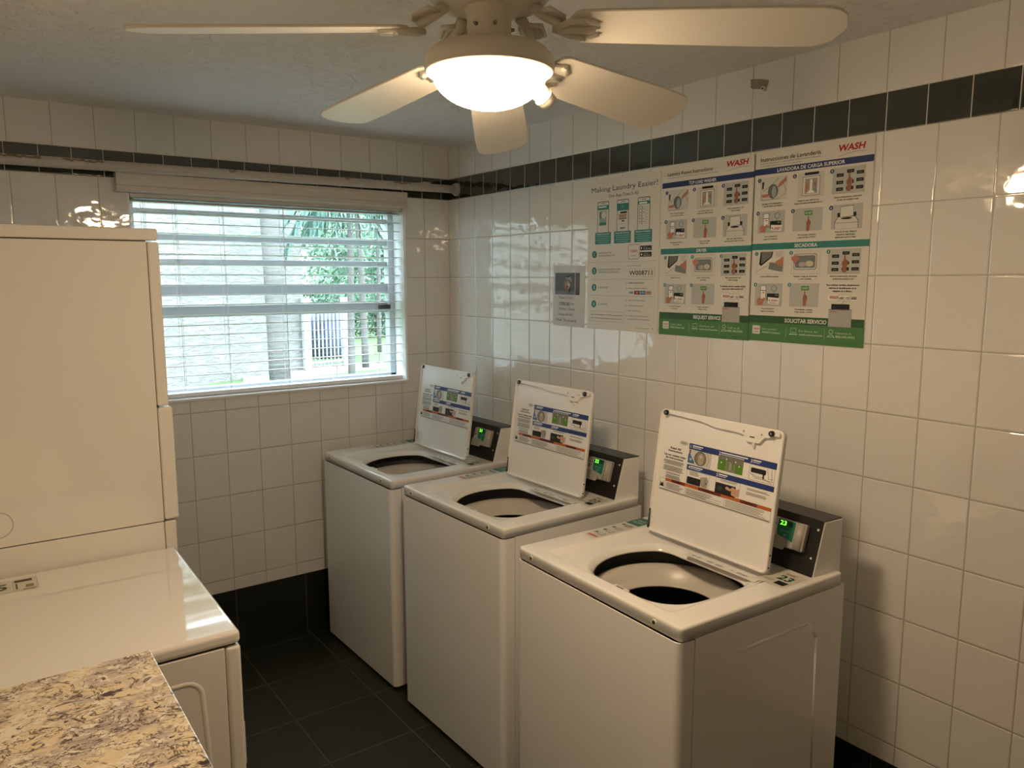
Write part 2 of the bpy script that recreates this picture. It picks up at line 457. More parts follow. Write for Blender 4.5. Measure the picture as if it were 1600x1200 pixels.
for z0, z1 in ((1.249, 1.570), (1.622, 1.668), (1.715, 1.806), (1.835, 1.916), (1.950, 2.028), (2.052, 2.075)):
    MB().box(WX0 + 0.04, WX1 - 0.038, YG + 0.034, YG + 0.038, z0, z1).build('pane', M_PANE, win)
MB().box(WX1 - 0.095, WX1 - 0.034, YG - 0.012, YG + 0.02, 1.588, 1.612, 0.004).build('window_latch', mat('dark_latch', (0.05, 0.045, 0.04), 0.5), win)
struct(MB().box(WX0 + 0.04, WX1 - 0.03, YG - 0.02, YG, WZ0 + 0.008, WZ0 + 0.020, 0.002).build('trim_3', M_ALU))

# ------------------------------------------------------------------ blinds
bl = tag(empty('window_blind', ((WX0 + WX1) / 2, 0.045, WZ1)), 'open white horizontal slat blind hanging in the window', 'blind')
cx = (WX0 + WX1) / 2
def rel(o, r):
    o.parent = r; o.matrix_parent_inverse = Matrix.Translation(r.location).inverted(); return o
rel(MB().prism([(-0.050, 2.098), (-0.056, 2.104), (-0.056, 2.120), (-0.052, 2.126), (-0.052, 2.150), (-0.057, 2.158), (-0.057, 2.174), (-0.042, 2.174), (-0.042, 2.098)], -1.600, -0.277, 0, 0.0).box(-1.600, -1.592, -0.044, -0.002, 2.098, 2.174).box(-0.285, -0.277, -0.044, -0.002, 2.098, 2.174).box(-1.592, -0.285, -0.044, -0.002, 2.168, 2.174).build('valance', M_VAL), bl)
rel(MB().box(WX0 + 0.012, WX1 - 0.012, 0.012, 0.07, 2.085, 2.10, 0.002).build('head_rail', M_VAL), bl)
random.seed(4)
NSL = 18
sl0 = None
for k in range(NSL):
    z = 2.075 - k * 0.0446
    if z < 1.262: break
    if sl0 is None:
        pr_ = []
        for t in (-1, -0.5, 0, 0.5, 1): pr_.append((t * 0.0245, 0.0018 * (1 - t * t)))
        pr_ += [(p[0], p[1] - 0.0026) for p in pr_[::-1]]
        sl0 = MB().prism([(p[0], p[1]) for p in pr_], -(WX1 - WX0) / 2 + 0.014, (WX1 - WX0) / 2 - 0.014, 0).build('slat', M_SLAT)
        s_ = sl0
    else:
        s_ = sl0.copy(); col.objects.link(s_)
    s_.parent = bl
    til = R_(-4 if k > 2 else (14, 10, 6)[k])
    s_.location = (0, 0, z - WZ1); s_.rotation_euler = (til + R_(random.uniform(-1.2, 1.2)), R_(random.uniform(-0.06, 0.06)), 0)
rel(MB().box(WX0 + 0.013, WX1 - 0.013, 0.022, 0.070, 1.2225, 1.242, 0.004).build('bottom_rail', M_SLAT), bl)
for x in (-1.4932, -1.3674, -1.169, -0.894, -0.652, -0.418):
    c_ = MB()
    for yy in (0.0185, 0.0715):
        c_.cyl((x, yy, 1.235), (x, yy, 2.095), 0.0009, n=6)
    for k in range(NSL):
        z = 2.071 - k * 0.0446
        if z > 1.26: c_.cyl((x, 0.0185, z), (x, 0.0715, z), 0.0006, n=5)
    c_.cyl((x + 0.012, 0.045, 1.235), (x + 0.012, 0.045, 2.095), 0.0009, n=6)
    rel(c_.build('ladder_cord', M_CORD), bl)

# ------------------------------------------------------------------ rod along the back wall
rod = tag(empty('hanging_rod', (-1.2, -0.085, 2.19)), 'cream painted rod with peeling paint running along the dark tile band above the window', 'rod')
def zr(x): return 2.187 + (x + 2.0) * 0.0085
N_ = 24
pts = [(XL + (0 - XL - 0.004) * k / N_, -0.085, zr(XL + (0 - XL) * k / N_)) for k in range(N_ + 1)]
rel(MB().tube(pts, [0.0205 + 0.0006 * math.sin(k * 2.1) for k in range(N_ + 1)], 20).build('pole', M_ROD), rod)
rel(MB().cyl((-0.010, -0.085, zr(0)), (-0.0, -0.085, zr(0)), 0.033, n=24).cyl((-0.022, -0.085, zr(0)), (-0.009, -0.085, zr(0)), 0.027, 0.03, n=24).build('flange', M_ROD), rod)
rel(MB().cyl((-0.19, -0.107, zr(0) - .002), (-0.19, -0.100, zr(0) - .002), 0.006, n=10).box(-0.215, -0.17, -0.110, -0.060, zr(0) - 0.004, zr(0) + 0.024, 0.004).build('bracket_tab', M_ROD), rod)
# flaked patches, thin rings of bare metal on the pole
random.seed(9)
for xc, wd in ((-1.97, 0.22), (-1.72, 0.14), (-0.33, 0.10), (-1.15, 0.03), (-0.62, 0.025)):
    fl = MB(); n = max(3, int(wd / 0.012)); th0 = PI * 1.12
    for k in range(n):
        x = xc - wd / 2 + wd * k / n
        a0 = th0 + random.uniform(-0.18, 0.18); a1 = a0 + random.uniform(0.25, 0.75)
        q = []
        for xx in (x, x + wd / n * 1.02):
            for a in (a0, (a0 + a1) / 2, a1):
                q.append((xx, -0.085 + 0.0222 * math.cos(a) * 1, zr(xx) - 0.0222 * math.sin(a)))
        b2 = bmesh.new(); vs = [b2.verts.new(p) for p in q]
        b2.faces.new((vs[0], vs[1], vs[4], vs[3])); b2.faces.new((vs[1], vs[2], vs[5], vs[4]))
        fl.add(b2)
    rel(fl.build('bare_patch', M_RUST), rod)

# broken corner of a tile high on the right wall with a screw hook in it
an = tag(empty('screw_anchor', (0, -1.935, 2.36)), 'small bare mortar patch with a screw hole, high on the wall above the posters', 'screw')
rel(MB().prism([(-1.902, 2.389), (-1.925, 2.386), (-1.948, 2.381), (-1.970, 2.374), (-1.966, 2.356), (-1.955, 2.350), (-1.935, 2.353), (-1.912, 2.358), (-1.904, 2.362)][::-1], -0.003, 0.0, 0).build('mortar_patch', mat('mortar', (0.32, 0.27, 0.22), 0.9, bump=(60, 0.004, 4))), an)
rel(MB().cyl((-0.014, -1.958, 2.349), (0, -1.958, 2.349), 0.007, n=14).cyl((-0.0145, -1.958, 2.349), (-0.010, -1.958, 2.349), 0.0035, n=10, mt=1).build('plastic_plug', [M_PLASTIC, M_BLACK]), an)

# ------------------------------------------------------------------ posters
PW = Matrix(((0, 0, -1, 0), (-1, 0, 0, 0), (0, 1, 0, 0), (0, 0, 0, 1)))   # artwork x -> -Y, y -> Z, normal -> -X
def board(name, y0, z0, w, h, label, cat, th=0.003, rot=0.0, c=PAPER, group=None):
    o = MB().box(0, w / 1000, -h / 1000, 0, 0, th, 0.0006, 1).build(name, ink(c, 0.35))
    o.matrix_world = Matrix.Translation((-0.0005, y0, z0)) @ PW @ Matrix.Rotation(rot, 4, 'Z')
    tag(o, label, cat, group)
    return o
def wash_logo(p, x0, y, w, h, c=RED, swoosh=True, l=4):
    p.text('WASH', x0, y, h, c, 'l', l, 0.035, width=w * 0.92, slant=0.18)
    if swoosh:
        pts = []
        for k in range(9):
            t = k / 8; pts.append((x0 + w * (0.05 + 0.93 * t), y + h * (0.85 - 0.62 * math.sin(t * PI * 0.62) + 0.18 * t * t)))
        p.path(pts, 0.9, (0.45, 0.12, 0.13), l)
def hand_point(p, x, y, s, c=SKIN, l=4):
    """fist with raised index finger, fingertip at x,y"""
    p.poly([(x - 1.4 * s, y), (x + 1.4 * s, y), (x + 2.2 * s, y + 11 * s), (x - 2 * s, y + 12 * s)], c, l)
    p.poly([(x - 5 * s, y + 14 * s), (x - 2 * s, y + 10 * s), (x + 3 * s, y + 9 * s), (x + 7 * s, y + 12 * s), (x + 7.5 * s, y + 19 * s), (x + 5 * s, y + 25 * s), (x + 4.5 * s, y + 36 * s), (x - 4 * s, y + 36 * s), (x - 4 * s, y + 25 * s)], c, l)
    d = tuple(v * 0.6 for v in c)
    p.path([(x + 2 * s, y + 11 * s), (x + 3 * s, y + 18 * s), (x - 1 * s, y + 19 * s)], 0.7, d, l + 1)
    p.path([(x - 4 * s, y + 14 * s), (x - 1 * s, y + 17 * s), (x - 3 * s, y + 22 * s)], 0.7, d, l + 1)
def num(p, x, y, n, c, r=8.0):
    p.circ(x, y, r, WHITE, 3); p.circ(x, y, r - 1.0, c, 4); p.text(str(n), x, y + 3.4, 7, WHITE, 'c', 5, 0.02)
def icon_pour(p, x0, y0, x1, y1):
    p.rect(x0, y0, x1, y1, (0.80, 0.80, 0.78)); p.frame(x0, y0, x1, y1, MID, 0.5)
    cx_, cy_ = x0 + 46, y0 + 45
    p.circ(cx_, cy_, 19, (0.42, 0.43, 0.43), 2, 23); p.circ(cx_ + 4, cy_ + 2, 9, (0.62, 0.66, 0.66), 3, 18)
    p.path([(x0 + 8, y0 + 42), (x0 + 40, y0 + 26), (x0 + 66, y0 + 4)], 1, BLK)
    p.path([(x0 + 62, y0 + 48), (x0 + 78, y0 + 14), (x0 + 96, y0 + 48)], 1, BLK)
    p.poly([(x0 + 62, y0 + 34), (x0 + 68, y0 + 22), (x1 - 1, y0 + 2), (x1 - 1, y0 + 16), (x0 + 72, y0 + 32)], SKIN, 4)
    p.poly([(x0 + 1, y0 + 54), (x0 + 26, y0 + 52), (x0 + 38, y0 + 57), (x0 + 26, y0 + 62), (x0 + 8, y0 + 62)], SKIN, 4)
    p.poly([(x0 + 4, y0 + 14), (x0 + 12, y0 + 12), (x0 + 10, y0 + 34), (x0 + 5, y0 + 36)], BLK, 4)
    p.path([(x0 + 2, y0 + 56), (x0 + 6, y1 - 1), (x1 - 30, y1 - 3), (x1 - 3, y1 - 18)], 0.8, BLK)
def icon_load(p, x0, y0, x1, y1):
    p.rect(x0, y0, x1, y1, (0.80, 0.80, 0.78)); p.frame(x0, y0, x1, y1, (0.6, 0.6, 0.6), 0.5)
    w = x1 - x0
    p.rect(x0 + w * .24, y0 - 2, x0 + w * .80, y0 + 6, BLK, 4)
    p.rrect(x0 + w * .16, y0 + 10, x0 + w * .86, y1 - 4, 3, MID, 3); p.rrect(x0 + w * .18, y0 + 11.5, x0 + w * .84, y1 - 5.5, 3, (0.86, 0.85, 0.82), 4)
    p.rect(x0 + w * .27, y0 + 17, x0 + w * .75, y1 - 9, (0.62, 0.60, 0.57), 5)
    cxx = x0 + w * .51
    p.poly([(cxx - 4, y0 + 20), (cxx + 4, y0 + 20), (cxx + 4, y1 - 20), (cxx + 16, y1 - 11), (cxx - 16, y1 - 11), (cxx - 4, y1 - 20)], WHITE, 6)
    p.poly([(x0 + w * .28, y0 + 26), (cxx - 6, y0 + 38), (x0 + w * .29, y1 - 12)], (0.70, 0.48, 0.42), 6)
    p.poly([(x0 + w * .74, y0 + 26), (cxx + 6, y0 + 32), (x0 + w * .70, y0 + 44)], (0.60, 0.45, 0.55), 6)
    p.poly([(x0 + w * .74, y0 + 44), (cxx + 8, y0 + 50), (x0 + w * .72, y1 - 12)], (0.45, 0.58, 0.62), 6)
def icon_keys(p, x0, y0, x1, y1):
    p.rect(x0, y0, x1, y1, GREYP); p.frame(x0, y0, x1, y1, (0.6, 0.6, 0.6), 0.5)
    w, h = x1 - x0, y1 - y0
    for fx, fy in ((.14, .22), (.14, .50), (.14, .76), (.46, .10), (.46, .50), (.46, .74), (.76, .18), (.76, .46), (.76, .74)):
        p.rect(x0 + w * (fx - .02), y0 + h * fy, x0 + w * (fx + .20), y0 + h * (fy + .13), BLK, 3)
        p.rect(x0 + w * (fx + .03), y0 + h * (fy + .055), x0 + w * (fx + .15), y0 + h * (fy + .08), MID, 4)
    hand_point(p, x0 + w * .52, y0 + h * .24, 1.45, (0.62, 0.40, 0.30), 5)
def icon_pay(p, x0, y0, x1, y1):
    p.rect(x0, y0, x1, y1, GREYP); p.frame(x0, y0, x1, y1, (0.6, 0.6, 0.6), 0.5)
    p.rrect(x0 + 20, y0 + 6, x0 + 42, y0 + 52, 3, BLK, 3); p.rrect(x0 + 21.5, y0 + 7.5, x0 + 40.5, y0 + 50, 3, WHITE, 4); p.rect(x0 + 21, y0 + 22, x0 + 41, y0 + 24, BLK, 5); p.rect(x0 + 28, y0 + 28, x0 + 36, y0 + 31, RED, 5)
    p.poly([(x0 + 10, y1 - 2), (x0 + 8, y1 - 20), (x0 + 16, y1 - 26), (x0 + 26, y1 - 22), (x0 + 36, y1 - 28), (x0 + 40, y1 - 22), (x0 + 32, y1 - 12), (x0 + 30, y1 - 2)], SKIN, 6)
    for k in range(6):
        a = k * PI / 3 + 0.3; p.line(x0 + 72 + 10 * math.cos(a), y0 + 16 + 10 * math.sin(a), x0 + 72 + 10 * math.cos(a + .8), y0 + 16 + 10 * math.sin(a + .8), 2.6, (0.40, 0.50, 0.50), 4)
    p.rrect(x0 + 46, y0 + 32, x1 - 12, y0 + 48, 2, BLK, 3); p.rect(x1 - 26, y0 + 35, x1 - 16, y0 + 40, MID, 4)
    p.rect(x0 + 46, y0 + 40, x0 + 50, y0 + 56, BLK, 3)
    p.poly([(x0 + 50, y0 + 44), (x1 - 8, y0 + 47), (x1 - 12, y1 - 4), (x0 + 50, y1 - 8)], WHITE, 4)
    p.text('WASH', x0 + 62, y0 + 58, 6, RED, 'l', 5, 0.03, slant=0.2); p.line(x0 + 58, y1 - 11, x1 - 18, y1 - 9, 1.4, BLK, 5); p.circ(x0 + 56, y0 + 55, 2.2, BLK, 5)
def icon_start(p, x0, y0, x1, y1):
    p.rect(x0, y0, x1, y1, GREYP); p.frame(x0, y0, x1, y1, (0.6, 0.6, 0.6), 0.5)
    w = x1 - x0; c = x0 + w * .53
    p.rrect(c - 14, y0 + 8, c + 14, y0 + 22, 2, STARTG, 3); p.text('START', c, y0 + 17.6, 5.2, (0.80, 0.88, 0.76), 'c', 4, 0.02)
    hand_point(p, c, y0 + 24, 1.28, (0.66, 0.42, 0.33), 5)
def icon_open(p, x0, y0, x1, y1):
    p.rect(x0, y0, x1, y1, GREYP); p.frame(x0, y0, x1, y1, (0.6, 0.6, 0.6), 0.5)
    w = x1 - x0; c = x0 + w * .50
    p.rect(c - 30, y0 + 24, c - 20, y0 + 36, BLK, 3); p.rect(c + 20, y0 + 24, c + 30, y0 + 36, BLK, 3)
    p.poly([(c - 21, y0 + 6), (c + 21, y0 + 4), (c + 22, y0 + 36), (c - 22, y0 + 38)], BLK, 3); p.poly([(c - 20, y0 + 7.2), (c + 20, y0 + 5.2), (c + 21, y0 + 35), (c - 21, y0 + 37)], (0.85, 0.85, 0.82), 4)
    p.poly([(c - 28, y0 + 36), (c + 28, y0 + 36), (c + 38, y0 + 50), (c + 38, y1 - 1), (c - 38, y1 - 1), (c - 38, y0 + 50)], BLK, 4)
    p.poly([(c - 27, y0 + 37), (c + 27, y0 + 37), (c + 36.6, y0 + 51), (c + 36.6, y1 - 1), (c - 36.6, y1 - 1), (c - 36.6, y0 + 51)], (0.84, 0.83, 0.80), 5)
    p.circ(c, y0 + 41, 18, BLK, 6, 3.2); p.line(c - 37, y0 + 54, c + 37, y0 + 54, 1, BLK, 6)
def icon_lint(p, x0, y0, x1, y1):
    p.rect(x0, y0, x1, y1, (0.86, 0.85, 0.82)); p.frame(x0, y0, x1, y1, MID, 0.6)
    p.poly([(x0 + 14, y0), (x0 + 62, y0), (x0 + 58, y0 + 18), (x0 + 18, y0 + 46), (x0 + 10, y0 + 40)], BLK, 2); p.poly([(x0 + 18, y0), (x0 + 58, y0), (x0 + 55, y0 + 16), (x0 + 18, y0 + 40)], (0.45, 0.45, 0.44), 3)
    p.line(x0 + 10, y0 + 52, x0 + 58, y0 + 24, 2, WHITE, 4); p.line(x0 + 2, y1 - 8, x0 + 44, y0 + 44, 0.9, BLK, 4)
    p.poly([(x0 + 50, y0 + 34), (x1 - 1, y0 + 40), (x1 - 3, y1 - 6), (x0 + 46, y1 - 16)], (0.48, 0.49, 0.48), 4)
    p.poly([(x0 + 70, y0 + 34), (x1 - 1, y0 + 16), (x1 - 1, y0 + 48), (x0 + 84, y0 + 46)], SKIN, 5); p.poly([(x0 + 70, y0 + 2), (x1 - 4, y0 + 2), (x1 - 4, y0 + 16), (x0 + 76, y0 + 20)], (0.78, 0.78, 0.76), 5)
def icon_dryer(p, x0, y0, x1, y1):
    p.rect(x0, y0, x1, y1, (0.84, 0.83, 0.80)); p.frame(x0, y0, x1, y1, MID, 0.5)
    p.rrect(x0 + 8, y0 + 10, x1 - 12, y1 - 14, 8, BLK, 3); p.rrect(x0 + 9.2, y0 + 11.2, x1 - 13.2, y1 - 15.2, 8, (0.80, 0.80, 0.78), 4)
    p.rrect(x0 + 14, y0 + 16, x1 - 18, y1 - 20, 6, BLK, 5); p.rrect(x0 + 15, y0 + 17, x1 - 19, y1 - 21, 6, (0.48, 0.50, 0.51), 6)
    p.circ(x0 + 40, y1 - 30, 14, (0.70, 0.64, 0.68), 7, 8); p.circ(x0 + 64, y1 - 32, 14, (0.80, 0.78, 0.66), 7, 9)
    p.poly([(x0, y0 + 18), (x0 + 20, y0 + 14), (x0 + 30, y0 + 26), (x0 + 20, y0 + 32), (x0 + 12, y0 + 42), (x0, y0 + 26)], (0.74, 0.50, 0.42), 8)
def caption(p, x, y, rows, h=5.0, b=0.02):
    for k, r in enumerate(rows): p.text(r, x, y + k * h * 1.75, h, BLK, 'c', 4, b)
def instr_poster(name, y0, z0, es, label):
    o = board(name, y0, z0, 412, 614, label, 'poster', group=None)
    p = Print()
    if es:
        p.text('Instrucciones de Lavandería', 26, 33, 12.5, BLK, 'l', 4, 0.012, width=216)
        p.text('Utilice las máquinas bajo su responsabilidad. WASH no se hace responsable', 26, 41, 3.6, BLK, width=216)
        p.text('de los daños causados por mal uso o sobrecarga.', 26, 49, 3.6, BLK, width=150)
        wash_logo(p, 296, 34, 92, 18)
    else:
        p.text('Laundry Room Instructions', 26, 32, 12.0, BLK, 'l', 4, 0.012, width=208)
        p.text('Use machines at your own risk. WASH is not responsible for damage caused by misuse.', 26, 41, 3.4, BLK, width=230)
        wash_logo(p, 290, 28, 98, 18)
    p.rect(1, 55, 411, 74.5, NAVY, 2); p.text('LAVADORA DE CARGA SUPERIOR' if es else 'TOP LOAD WASHER', 206 if es else 190, 70.5, 10.8, WHITE, 'c', 4, 0.018, width=232 if es else 122)
    p.rect(0, 295, 412, 315.5, TEAL, 2); p.text('SECADORA' if es else 'DRYER', 205 if es else 196, 310.5, 10.6, WHITE, 'c', 4, 0.02, width=80 if es else 46)
    I = [(icon_pour, 31, 85, 127, 157), (icon_load, 169, 86, 256, 158), (icon_keys, 285, 82, 387, 158), (icon_pay, 25, 192, 125, 261), (icon_start, 155, 192, 257, 261), (icon_open, 287, 190, 386, 262)]
    for i, (f, *b) in enumerate(I): f(p, *b); num(p, *((25, 92), (155, 91), (282, 90), (24, 197), (154, 198), (285, 198))[i], i + 1, NAVY)
    D = [(icon_lint, 26, 322, 128, 394), (icon_dryer, 157, 322, 258, 395), (icon_keys, 284, 321, 388, 395), (icon_pay, 25, 425, 128, 498), (icon_start, 156, 424, 258, 497)]
    for i, (f, *b) in enumerate(D): f(p, *b); num(p, *((25, 328), (155, 328), (284, 328), (25, 429), (154, 429))[i], i + 1, TEAL)
    C = ([['Agregue 1/4 de detergente o', '1 cápsula dentro del cilindro'], ['Cargue la ropa uniforme por', 'debajo de la línea de llenado NO LA'], ['Ajuste la temperatura, seleccione', 'el ciclo de suciedad y tela'], ['Use el método de', 'pago en la máquina'], ['Para empezar, presione', 'el tipo de tela o START'], ['Después de usar, limpie la', 'máquina y deje la tapa', 'abierta para que se seque']] if es else
         [['Add 1/4 cup of detergent', 'or 1 pod inside cylinder'], ['Load clothes loosely and', 'evenly below MAX fill level'], ['Select temperature / soil', '/ fabric settings'], ['Use payment method', 'on machine'], ['To start, press fabric', 'setting or start'], ['After use, clean machine', 'and keep fresh with door open']])
    for (x, y), r in zip(((76, 170), (206, 170), (336, 170), (76, 275), (206, 275), (336, 272)), C): caption(p, x, y, r, 4.6)
    C = ([['Limpie el filtro de pelusas'], ['Coloque 1 carga de ropa lavada', 'y cierre la puerta'], ['Ajuste la temperatura, seleccione', 'el ciclo de suciedad y tela'], ['Use el método de', 'pago en la máquina'], ['Para empezar, presione', 'el tipo de tela o START']] if es else
         [['Clean lint screen'], ['Load 1 wash load and', 'close door'], ['Select temperature / soil', '/ fabric settings'], ['Use payment method', 'on machine'], ['To start, press fabric', 'setting or start']])
    for (x, y), r in zip(((77, 404), (208, 404), (336, 404), (76, 509), (208, 508)), C): caption(p, x, y, r, 4.6)
    if es: caption(p, 336, 431, ['Para solicitar servicio, simplemente', 'informe la identificación de la', 'máquina de 6 dígitos.'], 5.2, 0.03)
    else: caption(p, 336, 434, ['To submit a service request, simply', 'report the 6-digit machine ID.'], 5.2, 0.03)
    p.rect(288, 457, 384, 475, (0.90, 0.89, 0.86), 2); p.text('WASH', 295, 470, 8.5, RED, 'l', 4, 0.03, slant=0.2, width=28); p.rect(324, 458, 364, 476, MID, 3); p.rect(325, 459, 363, 475, (0.93, 0.92, 0.9), 4); p.text('ABC 123', 344, 471.5, 7.6, BLK, 'c', 5, 0.03, width=34); p.rect(366, 463, 383, 465, BLK, 4); p.rect(366, 467, 383, 470.5, BLK, 4)
    p.line(344, 476, 336, 486, 0.8, MID, 4)
    p.rect(1, 530, 411, 554, DGREEN, 2); p.rect(0, 554, 412, 614, LGREEN, 2)
    p.rect(303, 486, 362, 502, BLK, 5); p.rect(295, 502, 370, 555, (0.68, 0.67, 0.66), 5); p.rect(295, 502, 370, 504, MID, 6); p.rect(300, 508, 322, 510, RED, 6); p.text('WASH', 308, 497, 2.6, MID, 'l', 6)
    p.text('SOLICITAR SERVICIO' if es else 'REQUEST SERVICE', 290, 549, 12.4, WHITE, 'r', 4, 0.02, width=148 if es else 122)
    p.rrect(20, 564, 50, 592, 3, PAPER, 4); p.text('WASH', 35, 577, 5, RED, 'c', 5, 0.03, slant=0.15, width=22); p.text('CONNECT', 35, 586, 3, BLK, 'c', 5, 0.02, width=20)
    W = (0.78, 0.86, 0.74)
    T = (('Use la aplicación', 'WASH-Connect'), ('En línea en', 'wash.com/service'), ('Llámenos al', '800.342.5932')) if es else (('Use the', 'WASH-Connect App'), ('Online at', 'wash.com/service'), ('Call us at', '800.342.5932'))
    for (x, w), t in zip(((57, 70), (196, 82), (322, 62)), T):
        p.text(t[0], x, 577, 6.4, W, width=w * .8); p.text(t[1], x, 588, 6.4, W, bold=0.02, width=w)
    p.line(149, 566, 149, 596, 0.8, W); p.line(285, 566, 285, 596, 0.8, W)
    p.frame(165, 566, 186, 580, W, 1.2, 4); p.rect(161, 584, 190, 587, W, 4); p.circ(306, 571, 7, W, 4); p.circ(306, 571, 5.4, LGREEN, 5); p.poly([(293, 588), (300, 581), (312, 581), (320, 588)], W, 4); p.poly([(297, 586.6), (301.5, 582.4), (310.5, 582.4), (315, 586.6)], LGREEN, 5)
    p.text('COMMLAUNDRY.INSTRUCTIONS', 398, 606, 3.0, (0.12, 0.22, 0.12), 'r', 4)
    ar = p.build('printing', o); ar.matrix_local = Matrix.Translation((0, 0, 0.0031))
    return o
instr_poster('instruction_poster', -1.5255, 2.1485, False, 'English laundry room instructions poster with blue and green bars, middle of three large posters')
instr_poster('instruction_poster', -1.9300, 2.1520, True, 'Spanish laundry instructions poster with blue and green bars, right end of the row')

o = board('app_poster', -1.1135, 2.1425, 404, 606, 'white app instructions poster with three phone drawings, left of the two instruction posters', 'poster')
p = Print()
INDIGO = (0.18, 0.19, 0.33)
p.text('Making Laundry Easier!', 22, 50, 20, INDIGO, 'l', 4, 0.0, width=368); p.text('One App Does It All', 206, 76, 13, INDIGO, 'c', 4, 0.0, width=166)
for (x0, x1), (bx0, bx1), kind in (((58, 126), (46, 140), 0), ((172, 239), (158, 253), 1), ((287, 353), (272, 366), 2)):
    p.rrect(x0, 89, x1, 218, 7, BLK, 2); p.rrect(x0 + 2.5, 91.5, x1 - 2.5, 216, 6, (0.84, 0.84, 0.82), 3); p.rect((x0 + x1) / 2 - 11, 96, (x0 + x1) / 2 + 11, 98.5, MID, 4)
    p.rect(x0 + 2.5, 104, x1 - 2.5, (122, 132, 116)[kind], TEAL, 4)
    if kind == 0:
        p.rect(x0 + 6, 108, x1 - 14, 113, WHITE, 5); p.rect(x0 + 12, 126, x1 - 14, 172, (0.55, 0.68, 0.68), 4); p.circ(x0 + 38, 142, 14, (0.84, 0.84, 0.83), 5); p.rect(x0 + 12, 130, x0 + 24, 156, MID, 5); p.rect(x0 + 12, 172, x1 - 14, 184, TEAL, 5)
    elif kind == 1:
        p.text('$ 7', (x0 + x1) / 2, 118, 5, WHITE, 'c', 5); p.rect(x0 + 20, 136, x1 - 10, 143, BLK, 4); p.rect(x0 + 12, 146, x1 - 12, 158, (0.70, 0.52, 0.48), 4); p.rect(x0 + 12, 160, x1 - 12, 166, MID, 4); p.rect(x0 + 28, 170, x1 - 24, 175, BLK, 4); p.line(x0 + 12, 183, x1 - 12, 183, 0.8, MID, 4); p.rect(x0 + 20, 197, x1 - 20, 203, MID, 4)
    else:
        p.rect(x0 + 8, 108, x1 - 16, 114, WHITE, 5)
        for k in range(6):
            y = 122 + k * 12; p.line(x0 + 8, y, x0 + 26 + (k % 3) * 8, y, 2, MID, 4); p.circ(x0 + 10, y + 6, 1.5, BLK, 4); p.circ(x0 + 24, y + 6, 2.6, (0.62, 0.35, 0.33) if k % 2 else TEAL, 4); p.line(x0 + 40, y + 6, x0 + 52, y + 6, 1.2, MID, 4)
    p.rect(bx0, 212, bx1, 259, TEAL, 4)
    p.text(('Laundry Payment', 'Request Service', 'Machine Availability')[kind], (bx0 + bx1) / 2, 221, 5.2, WHITE, 'c', 5, 0.02, width=76)
    for k, w in enumerate((82, 74, 80, 60)): p.rect((bx0 + bx1) / 2 - w / 2, 227 + k * 8, (bx0 + bx1) / 2 + w / 2, 229.4 + k * 8, (0.55, 0.74, 0.72), 5)
for n, (y, t) in enumerate(((300, ['DOWNLOAD THE', 'WASH-CONNECT APP']), (367, ['REGISTER IN LAUNDRY ROOM', 'OR ENTER LOCATION CODE']), (435, ['LOAD MONEY']), (503, ['DO LAUNDRY']))):
    p.circ(43, y, 15, TEAL, 3); p.text(str(n + 1), 43, y + 6.5, 13, WHITE, 'c', 4, 0.0)
    for k, r in enumerate(t): p.text(r, 68, y + (3 if len(t) == 1 else -2) + k * 11, 6.6, INDIGO, 'l', 4)
for y in (332, 401, 468): p.line(20, y, 388, y, 0.8, MID)
p.rrect(240, 266, 301, 324, 6, MID, 3); p.rrect(242, 268, 299, 322, 5, PAPER, 4); wash_logo(p, 249, 297, 42, 11, RED, False); p.text('CONNECT', 270, 312, 4.6, BLK, 'c', 5, width=34)
p.rrect(304, 273, 366, 291, 2, BLK, 3); p.text('GET IT ON', 322, 280, 3, WHITE); p.text('Google Play', 322, 287, 5.2, WHITE, width=38); p.rrect(304, 297, 366, 315, 2, BLK, 3); p.text('Download on the', 322, 304, 3, WHITE); p.text('App Store', 322, 311.5, 5.2, WHITE, width=38)
p.circ(313, 306, 4, WHITE, 4); p.poly([(309, 277), (317, 282), (309, 287)], WHITE, 4)
p.text('a.', 234, 351, 5.5, BLK, bold=.02); p.text('Enter location code', 246, 351, 5.5, BLK)
p.frame(242, 361, 386, 391, MID, 0.8); p.text('W008711', 248, 385, 17.5, (0.05, 0.05, 0.06), 'l', 4, 0.012, width=124, slant=-0.02)
p.text('a.', 234, 418, 6, BLK, bold=.02); p.text('Select Add Funds', 246, 418, 6, BLK, bold=0.02, width=82); p.text('b.', 234, 439, 6, BLK, bold=.02); p.text('Enter payment method', 246, 439, 6, BLK, width=100)
for k, c in enumerate(((0.80, 0.80, 0.84), (0.30, 0.26, 0.40), (0.28, 0.42, 0.60), (0.76, 0.60, 0.58))): p.rect(247 + k * 31, 446, 276 + k * 31, 461, c, 3)
p.text('VISA', 261, 457, 7, (0.16, 0.18, 0.45), 'c', 4, 0.03, width=24); p.circ(288, 453.5, 5, (0.75, 0.25, 0.22), 4); p.circ(294, 453.5, 5, (0.80, 0.55, 0.25), 5); p.text('AMEX', 323, 456, 5.4, WHITE, 'c', 4, width=24); p.text('DISC', 354, 456, 5.4, (0.35, 0.15, 0.15), 'c', 4, width=24)
for y, n, t in ((486, 'a.', 'Search for available machines'), (507, 'b.', 'Load laundry and detergent'), (527, 'c.', 'Select machine in app'), (547, 'd.', 'To start cycle, select fabric setting'), (560, '', 'or push start button on the machine')):
    p.text(n, 232, y, 5.6, BLK, bold=.02); p.text(t, 244, y, 5.6, BLK)
p.frame(22, 532, 221, 574, MID, 0.8); p.text('Tips: recommended for 1 WASH to pay whenever', 121, 549, 5.0, BLK, 'c', 4, 0.015, width=186); p.text('phone and ready app features and promotions.', 121, 563, 5.0, BLK, 'c', 4, 0.015, width=186)
